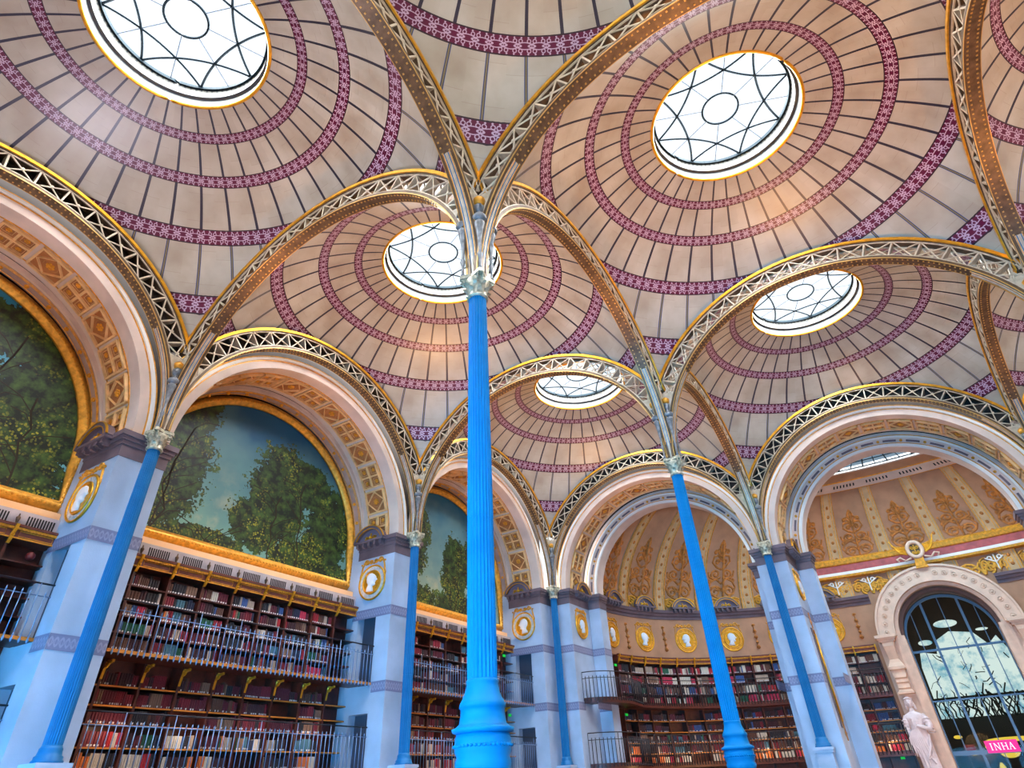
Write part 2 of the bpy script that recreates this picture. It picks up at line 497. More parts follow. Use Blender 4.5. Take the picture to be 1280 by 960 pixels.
# ---- far wall piers (open to the apse), stepped with an inner order
b = MB(FAR(0))
for c in (0, 10, 20, 30):
    pier(b, c, -.4, -2.35, .6, 1, niche=False)
    impost(b, c, -.4, -2.35, .6, (1,)); friezes(b, c, -.4, -2.3, .6)
    b.box(c - 1.2, c + 1.2, 0, 9.2, -3.1, -2.35)
    impost(b, c, -2.35, -3.1, 1.2, (1,)); friezes(b, c, -2.35, -3.1, 1.2)
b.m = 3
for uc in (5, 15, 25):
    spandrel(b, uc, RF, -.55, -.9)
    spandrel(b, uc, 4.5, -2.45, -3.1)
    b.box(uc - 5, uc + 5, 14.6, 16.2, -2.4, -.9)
structure(b, 'wall_far', ['stone', 'mauve', 'frieze', 'dark'])

# ---- apse wall : lower bookcase recess, upper plain face, half dome, skylight curb
b = MB(HEM); b.smooth = True
S0, S1 = -HL, HL
def hrow(z, d, n=140): return [(S0 + (S1 - S0) * k / n, z, d) for k in range(n + 1)]
WG = 3.15           # half width of the window surround
def hpart(s0, s1, z, d, n): return [(s0 + (s1 - s0) * k / n, z, d) for k in range(n + 1)]
for s0, s1 in ((S0, -3.45), (3.45, S1)):
    b.sheet([hpart(s0, s1, 0, -.5, 60), hpart(s0, s1, 7.15, -.5, 60), hpart(s0, s1, 7.15, 0, 60)])
for s0, s1 in ((S0, -2.3), (2.3, S1)):
    z0 = 7.15
    b.sheet([hpart(s0, s1, z0, 0, 60), hpart(s0, s1, 9.65, 0, 60)])
for s0, s1 in ((-3.45, -2.3), (2.3, 3.45)):
    b.sheet([hpart(s0, s1, 0, 0, 4), hpart(s0, s1, 7.2, 0, 4)])
for s_ in (-3.45, 3.45):
    b.sheet([[(s_, 0, -.5), (s_, 0, 0)], [(s_, 7.15, -.5), (s_, 7.15, 0)]])
# above the window
rows = []
n = 24
lo = [(-2.3 + 4.6 * k / n, 7.2 + math.sqrt(max(2.32 ** 2 - (-2.3 + 4.6 * k / n) ** 2, 0)), 0) for k in range(n + 1)]
b.sheet([lo, [(x, 10.0, 0) for x, _, _ in lo]])
b.T = CONCH
b.smooth = True
rows = [[(S0 + (S1 - S0) * k / 140, 9.6 + 5.3 * j / 16, 0) for k in range(141)] for j in range(17)]
b.sheet(rows)
structure(b, 'wall_apse', ['apse'])

b = MB(HEM); b.smooth = False
for s0, s1 in ((S0, -2.9), (2.9, S1)):
    k = 70
    prof = ((9.16, 0), (9.16, .05), (9.3, .07), (9.32, .16), (9.44, .2), (9.46, .3), (9.6, .34), (9.62, 0))
    b.sheet([hpart(s0, s1, z, d, k) for z, d in prof])
structure(b, 'trim_1', ['mauve'])
# rose band with gold mouldings over the window
b = MB(CONCH)
prof = ((10.6, .0, 1), (10.64, .34, 1), (10.74, .36, 1), (10.78, .26, 2), (10.92, .24, 0), (11.28, .2, 1), (11.32, .28, 1), (11.5, .3, 1), (11.62, .16, 1), (11.68, 0, 1))
rows = [hpart(-5.4, 5.4, z, d, 50) for z, d, _ in prof]
for j in range(len(rows) - 1):
    b.m = prof[j][2]; b.sheet(rows[j:j + 2])
structure(b, 'trim_2', ['redband', 'goldpaint', 'white'])

# slotted lighting cornice of the apse and its skylight
b = MB(); b.smooth = False
def HS(s, k, z): 
    p = hcurve(s); return (15 + (p[0] - 15) * k, z, HV + (p[1] - HV) * k)
ks = math.sqrt(1 - (5.25 / CH) ** 2)
def ring(k, z, n=120): return [HS(S0 + (S1 - S0) * i / n, k, z) for i in range(n + 1)]
b.m = 1; b.sheet([ring(ks + .005, 14.9), ring(ks - .004, 14.70), ring(ks - .016, 14.70)])
b.m = 0; b.sheet([ring(ks - .016, 14.70), ring(ks - .075, 14.95)])
b.m = 1; b.sheet([ring(ks - .075, 14.95), ring(ks - .08, 14.93), ring(ks - .086, 14.97)])
b.m = 2; b.sheet([ring(ks - .086, 14.97), ring(ks - .135, 15.2)])
b.m = 0; b.sheet([ring(ks - .135, 15.2), ring(ks - .14, 15.17), ring(ks - .15, 15.2), ring(ks - .15, 15.45)])
b.m = 3
n = 170
for i in range(n):
    if i % 10 in (7, 8, 9): continue
    s = S0 + (S1 - S0) * (i + .3) / n
    f0, f1 = .34, .68; k0, z0 = ks - .016, 14.70; k1, z1 = ks - .075, 14.95
    q = [HS(s + a, k0 + (k1 - k0) * f - .001, z0 + (z1 - z0) * f - .006) for a, f in ((0, f0), (.1, f0), (.1, f1), (0, f1))]
    ids = [b.P(*p) for p in q]; b.face(ids)
structure(b, 'trim_3', ['cream', 'goldpaint', 'apse', 'slot'])
for i in range(1):
    b = MB(); kk = ks - .15
    rg = ring(kk, 15.36)
    ids = [b.P(*p) for p in rg]; b.face(ids[::-1])
    t = thing('apse_skylight', 'half-round glazed skylight high over the apse, barred in dark squares', 'skylight', (15, 8, 15.3))
    b.build('pane', 'apseglass', parent=t)
    b = MB(); b.smooth = False
    for k in (kk, kk * .86, kk * .70, kk * .5): b.tube(ring(k, 15.32, 60), .03, 4)
    b.build('ring_bar', 'bar', parent=t)
    b = MB()
    for i in range(1, 40):
        s = S0 + (S1 - S0) * i / 40
        b.tube([HS(s, kk, 15.32), HS(s, .2, 15.32)], .035 if i % 2 else .025, 4)
    b.build('radial_bar', 'bar', parent=t)
# roof of the apse outside the skylight is closed by the conch itself

# ---------------------------------------------------------------- ornament helpers (2-D polylines)
def spiral(cx, cy, r0, turns, a0, dirn=1, n=18):
    return [(cx + r0 * (1 - k / n * .85) * cos(a0 + dirn * 2 * PI * turns * k / n), cy + r0 * (1 - k / n * .85) * sin(a0 + dirn * 2 * PI * turns * k / n)) for k in range(n + 1)]
def candelabrum():
    """heart-and-scroll ornament, about 1.3 wide and 2.9 high, origin at its foot"""
    L = []
    for sg in (-1, 1):
        L.append([(x * sg, y) for x, y in spiral(.3, .42, .3, 1.6, PI, -1)])
        L.append([(x * sg, y) for x, y in [(.0, .05), (.25, .12), (.5, .3), (.62, .6), (.5, .9), (.25, 1.05), (.0, .8)]])
        L.append([(x * sg, y) for x, y in spiral(.26, 1.28, .24, 1.5, -PI / 2, 1)])
        L.append([(x * sg, y) for x, y in [(0, 1.5), (.22, 1.62), (.42, 1.85), (.36, 2.12), (.16, 2.16), (0, 1.98)]])
        L.append([(x * sg, y) for x, y in spiral(.17, 1.86, .13, 1.2, PI, -1)])
        L.append([(x * sg, y) for x, y in [(.0, 2.1), (.14, 2.25), (.2, 2.42), (.1, 2.5), (.04, 2.4)]])
        L.append([(x * sg, y) for x, y in [(0, 2.35), (.1, 2.55), (0, 2.85)]])
        L.append([(x * sg, y) for x, y in spiral(.5, .95, .1, 1.2, -PI / 2, 1)])
        L.append([(x * sg, y) for x, y in [(.05, 1.1), (.3, 1.02), (.55, 1.15), (.6, 1.4)]])
        L.append([(x * sg, y) for x, y in [(.1, .45), (.3, .7), (.5, .62)]])
        L.append([(x * sg, y) for x, y in [(.02, 2.2), (.12, 2.6), (.05, 2.75)]])
        L.append([(x * sg, y) for x, y in spiral(.3, 2.32, .09, 1.2, PI, -1)])
    L.append([(0, 0), (0, 2.8)])
    return L
def acanthus():
    L = []
    for sg in (-1, 1):
        L.append([(x * sg, y) for x, y in spiral(.24, .2, .18, 1.4, -PI / 2, 1)])
        L.append([(x * sg, y) for x, y in spiral(.55, .26, .16, 1.4, PI, -1)])
        L.append([(x * sg, y) for x, y in [(0, 0), (.15, .35), (.05, .5)]])
        L.append([(x * sg, y) for x, y in [(0, .1), (.3, .46), (.5, .5), (.7, .42)]])
    L.append([(0, 0), (0, .55)])
    return L
def ornament(b, lines, oa, oz, sx, sz, d, w, h):
    for ln in lines: b.strip([(oa + x * sx, oz + z * sz, d) for x, z in ln], w, h)

# half-dome ribs and arabesques
RB = 2.6
RIBS = [RB * (k + .5) for k in range(-7, 7)]
b = MB(CONCH); b.smooth = False
zz = [9.62 + 5.15 * j / 14 for j in range(15)]
for s in RIBS:
    for (w, d0, d1, mi) in ((.40, 0, .07, 0), (.30, .07, .10, 0)):
        rows = [[(s - w * .9, z, d0), (s - w * .9, z, d1), (s + w * .9, z, d1), (s + w * .9, z, d0)] for z in zz]
        b.m = mi; b.sheet(rows)
    b.m = 1
    for off in (-.34, .34, -.2, .2):
        rows = [[(s + off - .018, z, .075), (s + off - .018, z, .12), (s + off + .018, z, .12), (s + off + .018, z, .075)] for z in zz]
        b.sheet(rows)
    b.m = 2
    for j in range(11): 
        z = 9.95 + .42 * j
        b.disc(s, z, .085, .1, .125, 8, .03)
structure(b, 'trim_4', ['apserib', 'goldpaint', 'relief'])
b = MB(CONCH); b.smooth = False
cl = candelabrum(); ac = acanthus()
for k in range(-7, 8):
    s = RB * k
    if abs(k) <= 1: 
        ornament(b, cl, s, 11.62, 1.3, .80, .0, .11, .05)
    elif abs(k) == 2 : 
        ornament(b, cl, s, 11.55 if k in (-2, 2) else 9.7, 1.25, .85, .0, .115, .05)
    else: ornament(b, cl, s, 10.2, 1.25, 1.08, .0, .115, .05)
b.m = 1
for k in range(-7, 8):
    s = RB * k
    if abs(k) >= 1: ornament(b, ac, s, 9.66, 1.25, 1.25, .02, .12, .06)
for s in (-3.9, 3.9, -2.6, 2.6, -1.3, 1.3):
    pass
structure(b, 'trim_5', ['relief', 'goldpaint'])

# ================================================================ DOMES
DR, DZ = math.hypot(5 * 2 ** .5, 12.25 - ZA), ZA
DR = math.sqrt(50 + (12.25 - 9.8) ** 2); DZ = 9.8
ROC = 2.03
def make_dome():
    t = thing('dome', 'x', 'dome', (5, -5, DZ))
    b = MB(); b.smooth = True
    NT, NR = 160, 22
    rows = []; pos = []
    for k in range(NT + 1):
        th = 2 * PI * k / NT; rm = 5.0 / max(abs(cos(th)), abs(sin(th)))
        pos.append([(ROC + (rm - ROC) * j / NR, th) for j in range(NR + 1)])
    rows = [[(5 + r * cos(th), DZ + math.sqrt(DR * DR - r * r), -5 + r * sin(th)) for r, th in row] for row in pos]
    uvf = lambda i, j: (.5 + pos[i][j][0] * cos(pos[i][j][1]) / 16, .5 + pos[i][j][0] * sin(pos[i][j][1]) / 16)
    b.sheet(rows, uvf=uvf)
    b.build('shell', 'dome', parent=t)
    ze = DZ + math.sqrt(DR * DR - ROC ** 2)
    n = 72
    circ = lambda r, z: [(5 + r * cos(2 * PI * k / n), z, -5 + r * sin(2 * PI * k / n)) for k in range(n)]
    b = MB(); b.smooth = True
    b.tube(circ(ROC + .015, ze - .0), .05, 8, closed=True)
    sk = b.build('skylight', 'gold', parent=t)
    b = MB(); b.smooth = False
    zt = 17.62
    prof = [(ROC, ze - .02), (ROC - .02, ze + .28), (ROC - .10, ze + .3), (ROC - .10, ze + .5), (ROC - .13, zt)]
    rws = [circ(r, z) for r, z in prof]; hh = [0, .36, .4, .75, 1.0]
    b.sheet(rws, close=True, uvf=lambda i, j: (j / n, hh[i]))
    b.build('drum', 'drum', parent=sk)
    b = MB(); b.smooth = False
    b.sweep(circ(ROC - .13, zt + .02), [(-.05, -.05), (.05, -.05), (.05, .05), (-.05, .05)], closed=True)
    b.build('rim', 'tealrim', parent=sk)
    b = MB()
    ids = [b.P(*p) for p in circ(ROC - .1, 17.7)]; b.face(ids)
    g = b.build('pane', 'glass', parent=sk)
    b = MB()
    rg = ROC - .15
    b.tube([(5 + .5 * cos(2 * PI * k / 40), 17.66, -5 + .5 * sin(2 * PI * k / 40)) for k in range(40)], .03, 5, closed=True)
    b.build('centre_ring', 'bar', parent=sk)
    for k in range(8):
        a0 = PI / 4 * k; a1 = a0 + PI / 2
        p0, p1 = Vector((rg * cos(a0), rg * sin(a0))), Vector((rg * cos(a1), rg * sin(a1)))
        pm = (p0 + p1) / 2; bow = pm.normalized() * -.24
        path = []
        for j in range(17):
            t_ = j / 16; q = p0.lerp(p1, t_) + bow * (1 - (2 * t_ - 1) ** 2)
            path.append((5 + q.x, 17.66, -5 + q.y))
        b = MB(); b.tube(path, .03, 4); b.build('star_bar', 'bar', parent=sk)
        b = MB(); a = PI / 8 + PI / 4 * k
        b.tube([(5 + .5 * cos(a), 17.67, -5 + .5 * sin(a)), (5 + rg * cos(a), 17.67, -5 + rg * sin(a))], .012, 4)
        b.build('spoke', 'barthin', parent=sk)
    return t
dome_labels = {(0, 0): 'smallest far dome in the corner by the left wall, below the second one',
               (1, 0): 'dusky far dome above the apse end, seen through the wide lattice arch',
               (2, 0): 'sliver of dome beyond the iron rib at the right edge, above apse end',
               (0, 1): 'orange-lit dome behind the capital of the tall front blue column',
               (1, 1): 'big orange-brown dome right of the front column, oval skylight fully in view',
               (2, 1): 'pinkish dome with bright glints cut by the top right corner',
               (0, 2): 'large grey-violet dome filling the top left corner',
               (1, 2): 'pale dome at top centre of which only the lower bands show',
               (2, 2): 'dome behind the top right corner, over the entrance end'}
d0 = make_dome()
for (i, j), lab in dome_labels.items():
    if (i, j) == (0, 0): d0['label'] = lab; continue
    if (i, j) == (2, 2): pass
    dup(d0, (5, -5, DZ), (5 + 10 * i, -5 - 10 * j, DZ), lab)

# ================================================================ IRON ARCHES
RI = 4.88
def make_arch(T, org, name='lattice_arch', planes=(-.14, .14)):
    """arch over a 10 m span, centre a=0, axis d=0"""
    t = thing(name, 'x', 'arch', org)
    tm = math.acos(5.0 / RE); tl = math.acos(4.97 / 5.0)
    b = MB(T); b.smooth = False
    b.m = 0; b.arc(0, ZA, RE - .10, RE - .03, -.19, .19, tm, PI - tm, 60)
    b.m = 1; b.arc(0, ZA, RE - .075, RE + .015, -.225, -.19, tm, PI - tm, 60); b.arc(0, ZA, RE - .075, RE + .015, .19, .225, tm, PI - tm, 60)
    b.m = 2
    if len(planes) == 1: b.arc(0, ZA, RI + .05, RE - .08, -.2, -.18, tm + .03, PI - tm - .03, 48)  # dark sheet standing in for the shade behind wall lattice
    b.build('outer_flange', ['bronze', 'gold', 'dark'], parent=t)
    b = MB(T); b.m = 0
    b.arc(0, ZA, RI, RI + .09, -.17, .17, 0, PI, 64)
    b.m = 1
    b.build('inner_flange', ['bronze', 'goldpaint'], parent=t)
    b = MB(T); b.m = 0
    for sd in (-.165, .165):
        b.arc(0, ZA, RI - .006, RI + .02, sd - .006, sd + .006, 0, PI, 64)
    for k in range(118):
        a = PI * (k + .5) / 118
        if min(a, PI - a) < .62: continue
        for sd in (-.09, .09):
            c, q = cos(a), sin(a); r1 = RI - .022
            x, z = r1 * c, ZA + r1 * q; e = .014
            i = [b.P(x + e * q, z - e * c, sd - e), b.P(x - e * q, z + e * c, sd - e), b.P(x - e * q, z + e * c, sd + e), b.P(x + e * q, z - e * c, sd + e)]
            r2 = RI; x, z = r2 * c, ZA + r2 * q; e = .02
            j = [b.P(x + e * q, z - e * c, sd - e), b.P(x - e * q, z + e * c, sd - e), b.P(x - e * q, z + e * c, sd + e), b.P(x + e * q, z - e * c, sd + e)]
            b.face(i)
            for u_ in range(4): b.face((i[u_], j[u_], j[(u_ + 1) % 4], i[(u_ + 1) % 4]))
    b.build('studs', ['stud'], parent=t)
    # lattice cells
    b = MB(T); N = 24; r0, r1 = RI + .08, RE - .09
    def P2(r, a): return (r * cos(a), ZA + r * sin(a))
    for sd in planes:
        for k in range(N):
            a0, a1 = PI * k / N, PI * (k + 1) / N
            if k in (0, 23): continue
            lim = k in (1, 2, 21, 22)
            ra = r1
            if lim:
                am = max(abs(cos(a0)), abs(cos(a1))); ra = min(r1, 4.98 / am)
                if ra < r0 + .04: continue
            for (p, q) in (((r0, a0), (ra, a1)), ((ra, a0), (r0, a1))):
                A, B = P2(*p), P2(*q)
                b.strip([(A[0], A[1], sd - .012), (B[0], B[1], sd - .012)], .042, .024)
            C = P2((r0 + ra) / 2, (a0 + a1) / 2); b.disc(C[0], C[1], .04, sd - .02, sd + .02, 6)
        for rr in (r0 + .02, r1 - .02):
            b.arc(0, ZA, rr - .02, rr + .02, sd - .02, sd + .02, tm if rr > 5.2 else .12, PI - (tm if rr > 5.2 else .12), 48)
    for k in range(2, N - 1):
        a = PI * k / N; ra = min(r1, 4.98 / max(abs(cos(a)), .01))
        A, B = P2(r0, a), P2(ra, a); w = .022
        nx, nz = -sin(a) * w, cos(a) * w
        b.prism([(A[0] - nx, A[1] - nz), (B[0] - nx, B[1] - nz), (B[0] + nx, B[1] + nz), (A[0] + nx, A[1] + nz)], -.14, .14)
    b.build('lattice', 'lattice', parent=t)
    # pale curved legs with gilt and blue lines coming down on the capitals
    for m0, m1 in ((0, .62), (PI - .62, PI)):
        b = MB(T)
        b.m = 0; b.arc(0, ZA, RI - .02, RI + .10, -.09, .09, m0, m1, 14)
        b.m = 1
        for sd in (-.08, .08): b.arc(0, ZA, RI - .03, RI, sd - .007, sd + .007, m0, m1, 14)
        b.m = 2
        for sd in (-.045, .045): b.arc(0, ZA, RI - .024, RI, sd - .009, sd + .009, m0, m1, 14)
        b.m = 0; b.arc(0, ZA, RI - .03, RI, -.02, .02, m0, m1, 14)
        # solid cheek plates where the arches meet over the capital
        b.m = 0
        for sd in (-.12, .12):
            pts = []
            for q in range(9):
                g = m0 + (m1 - m0) * q / 8 if m0 == 0 else PI - (PI - m0) * q / 8
                pts.append(g)
            gl = [g if g < 1 else PI - g for g in pts]
            sgn = 1 if m0 == 0 else -1
            inner = [(sgn * (RI + .08) * cos(g), ZA + (RI + .08) * sin(g)) for g in gl if .20 < g < .50]
            outer = [(sgn * 4.99, z) for x, z in inner if True]
            poly = inner + outer[::-1]
            if sgn < 0: poly = poly[::-1]
            b.prism(poly, sd - .012, sd + .012)
        b.build('leg', ['lattice', 'goldpaint', 'teal'], parent=t)
    return t
def TA(o):  # arch running along u
    return Frame((o[0], o[1], 0), (1, 0, 0), (0, -1, 0))
def TB(o):
    return Frame((o[0], o[1], 0), (0, 1, 0), (1, 0, 0))
arch_u = {  # (column, row) of the left/near support -> label ; runs along u
    (0, 0): 'lattice arch over the left apse opening, between corner pier and medallion pier',
    (1, 0): 'wide lattice arch hugging the apse opening with the big window',
    (2, 0): 'lattice arch leaving the frame at lower right by the window apse',
    (0, 1): 'lattice arch framing the small far dome, springing behind the front blue column',
    (1, 1): 'broad pale lattice arch sweeping right from the second blue column',
    (0, 2): 'lattice arch rising from the left wall to the front blue column',
    (1, 2): 'lattice arch climbing to the top edge right of the front column',
    (2, 1): 'lattice arch beyond the right edge of the second row of domes',
    (2, 2): 'lattice arch beyond the right edge over the front row'}
arch_v = {
    (0, 0): 'dark lattice arch against the left wall over the farthest mural',
    (0, 1): 'dark lattice arch against the left wall over the middle mural',
    (0, 2): 'dark lattice arch at the left edge over the nearest mural',
    (1, 0): 'slim dark rib between the small far dome and the dusky one',
    (1, 1): 'gold-edged dark rib dividing two orange domes behind the front column',
    (1, 2): 'iron rib climbing to the top left from the front column',
    (2, 0): 'short dark rib at right edge above the window apse arch',
    (2, 1): 'studded iron rib curving down near the right edge of the big orange dome',
    (2, 2): 'iron rib beyond the top right corner'}
protos = {}
for fam, tab_, TF in (('u', arch_u, TA), ('v', arch_v, TB)):
    for (i, j), lab in tab_.items():
        p = (10 * i + 5, -10 * j, ZA) if fam == 'u' else (10 * i, -10 * j - 5, ZA)
        wall = (fam == 'u' and j == 0) or (fam == 'v' and i == 0)
        if (fam, wall) not in protos:
            o = make_arch(TF(p), p, planes=(.14,) if wall else (-.14, .14)); protos[(fam, wall)] = (o, p); o['label'] = lab
        else: dup(protos[(fam, wall)][0], protos[(fam, wall)][1], p, lab)

# ================================================================ COLUMNS
def leaf(b, ang, r0, z0, h, out, w, T0):
    """one acanthus leaf curling out"""
    c, s_ = cos(ang), sin(ang)
    rows = []
    for k in range(5):
        t = k / 4; rr = r0 + out * (t ** 2.2); z = z0 + h * (t if t < .8 else .8 + (t - .8) * -.2)
        ww = w * (1 - .5 * t)
        rows.append([(T0[0] + rr * c - q * ww * s_, z, T0[1] + rr * s_ + q * ww * c) for q in (-1, 0, 1)])
    rows2 = [[(p[0] - .02 * c, p[1], p[2] - .02 * s_) for p in row] for row in rows]
    b.sheet(rows); b.sheet(rows2)
def make_column(u, v, kind, label, faces):
    """kind: 'blue' free-standing or 'teal' engaged; anchor rigid so that the shaft stays round"""
    t = thing('column', label, 'column', (u, v, 0))
    cm = kind; rg = (u, v, 0)
    zb = 2.62 if kind == 'blue' else 2.68
    b = MB(); b.smooth = False
    rb, rt = (.19, .165) if kind == 'blue' else (.17, .15)
    prof = [(rb, zb), (rb, zb + .9), (rb - .003, zb + 2.2), (rb - .006, zb + 2.24)] + [(rb - (rb - rt) * k / 6, zb + 2.25 + (9.17 - zb - 2.25) * k / 6) for k in range(7)]
    b.lathe(u, v, prof, 96, flute=24, depth=.016, fz=(zb, 9.2))
    b.build('shaft', cm, parent=t, rigid=rg)
    b = MB(); b.smooth = True
    if kind == 'blue':
        pr = [(.30, 2.18), (.365, 2.20), (.375, 2.235), (.33, 2.25), (.285, 2.29), (.27, 2.38), (.27, 2.45), (.285, 2.455), (.28, 2.50), (.26, 2.53), (.225, 2.6), (.20, 2.68), (.195, 2.72), (.20, 2.73), (.20, 2.75), (.185, 2.77)]
    else:
        pr = [(.27, 2.42), (.27, 2.46), (.245, 2.48), (.245, 2.53), (.215, 2.55), (.2, 2.62), (.2, 2.66), (.185, 2.68), (.17, 2.72)]
    b.lathe(u, v, pr, 48); b.build('base', cm, parent=t, rigid=rg)
    b = MB(); b.smooth = True
    if kind == 'blue':
        b.lathe(u, v, [(.42, 0), (.42, .3), (.34, .4), (.33, 1.0), (.34, 1.6), (.31, 1.68), (.315, 1.75), (.30, 1.80), (.325, 1.85), (.33, 1.9), (.31, 1.95), (.335, 2.0), (.335, 2.12), (.32, 2.18)], 48)
        for k in range(26):      # cast foliage on the drum
            a = 2 * PI * k / 26; z = 1.55 - .1 * (k % 3)
            b.ball((u + .335 * cos(a), z, v + .335 * sin(a)), .035, 6)
        for k in range(40):
            a = 2 * PI * k / 40
            b.ball((u + .335 * cos(a), 2.06, v + .335 * sin(a)), .03, 6, (1, .7, 1))
        b.build('pedestal', cm, parent=t, rigid=rg)
    else:
        b.smooth = False
        fu, fv = faces
        b.box(u - .33, u + .33, 2.34, 2.42, v - .33, v + .33)
        b.box(u - .30, u + .30, 2.26, 2.34, v - .30, v + .30)
        b.box(u - .26, u + .26, .3, 2.26, v - .26, v + .26)
        b.box(u - .34, u + .34, 0, .3, v - .34, v + .34)
        b.build('pedestal', 'stone', parent=t, rigid=rg)
    # capital
    b = MB(); b.smooth = True
    b.lathe(u, v, [(.165, 9.15), (.2, 9.17), (.2, 9.2), (.175, 9.22), (.18, 9.28), (.2, 9.45), (.24, 9.58), (.23, 9.6)], 24)
    for k in range(8): leaf(b, PI / 4 * k, .17, 9.22, .17, .09, .06, (u, v))
    for k in range(8): leaf(b, PI / 4 * k + PI / 8, .18, 9.3, .22, .10, .05, (u, v))
    b.smooth = False
    for k in range(4):
        a = PI / 4 + PI / 2 * k
        for off in (-.05, .05):
            cx, cy = u + .25 * cos(a) - off * sin(a), v + .25 * sin(a) + off * cos(a)
            path = []
            for q in range(14):
                g = q / 13 * 2.6 * PI; rr = .065 * (1 - q / 13 * .8)
                path.append((cx + rr * cos(g) * cos(a), 9.55 + rr * sin(g), cy + rr * cos(g) * sin(a)))
            b.tube(path, .016, 5)
    ab = []
    for k in range(4):
        a = PI / 4 + PI / 2 * k
        ab += [(u + .34 * cos(a - .1), v + .34 * sin(a - .1)), (u + .34 * cos(a + .1), v + .34 * sin(a + .1)), (u + .2 * cos(a + PI / 4), v + .2 * sin(a + PI / 4))]
    lo = [b.P(x, 9.62, y) for x, y in ab]; hi = [b.P(x, 9.7, y) for x, y in ab]
    b.face(lo[::-1]); b.face(hi)
    for k in range(12): j = (k + 1) % 12; b.face((lo[k], lo[j], hi[j], hi[k]))
    b.build('capital', 'capital', parent=t, rigid=rg)
    # herm busts standing between the legs of the arches
    for (x, y) in DIRS[kind](faces):
        cx, cy = u + x * .2, v + y * .2
        b = MB(); b.smooth = True
        b.lathe(cx, cy, [(.05, 9.72), (.025, 9.8), (.028, 10.0), (.055, 10.12), (.028, 10.2), (.035, 10.45), (.05, 10.62), (.08, 10.85), (.105, 10.95), (.11, 11.0), (.09, 11.04)], 14)
        h = b.build('herm', ['herm'], parent=t, rigid=rg)
        b = MB(); b.smooth = True
        b.ball((cx, 11.14, cy), .155, 12, (1, .75, 1))
        b.lathe(cx, cy, [(.06, 11.18), (.055, 11.36)], 8)
        b.ball((cx, 11.44, cy), .11, 12, (.9, 1.25, 1))
        b.ball((cx + x * .09, 11.43, cy + y * .09), .026, 6, (1, 1.5, 1))
        b.ball((cx - x * .03, 11.48, cy - y * .03), .13, 10, (1, 1.05, 1))
        b.m = 1
        b.lathe(cx, cy, [(.10, 11.57), (.115, 11.62), (.13, 11.7), (.10, 11.73), (.05, 11.78)], 10)
        b.build('crowned_head', ['herm', 'goldpaint'], parent=h, rigid=rg)
    return t
DG = .7071
DIRS = {'blue': lambda f: [(1, -1), (-1, -1), (1, 1), (-1, 1)], 'teal': lambda f: f}
DIRS['teal'] = lambda f: [(f[0] * 1.0, f[1] * 1.0)]
make_column(10, -20, 'blue', 'tall bright blue fluted column in front, nearest the viewer, full height in view', (0, 0))
make_column(10, -10, 'blue', 'slimmer bright blue leaning column standing before the left apse opening', (0, 0))
make_column(0, -20, 'teal', 'blue engaged column on the nearest left wall pier', (1, -1))
make_column(0, -10, 'teal', 'slim engaged column on the left wall pier between the two whole murals', (1, -1))
make_column(0, 0, 'teal', 'teal engaged column in the corner between left wall and apse wall', (1, -1))
make_column(10, 0, 'teal', 'teal engaged column on the wide pier between the two apse openings', (1, -1))

make_column(20, -20, 'blue', 'blue column out of frame on the right, level with the tall front one', (0, 0))
make_column(20, -10, 'blue', 'blue column just past the right edge, level with the leaning one', (0, 0))
make_column(20, 0, 'teal', 'teal engaged column beyond the right edge, right of the window arch', (-1, -1))

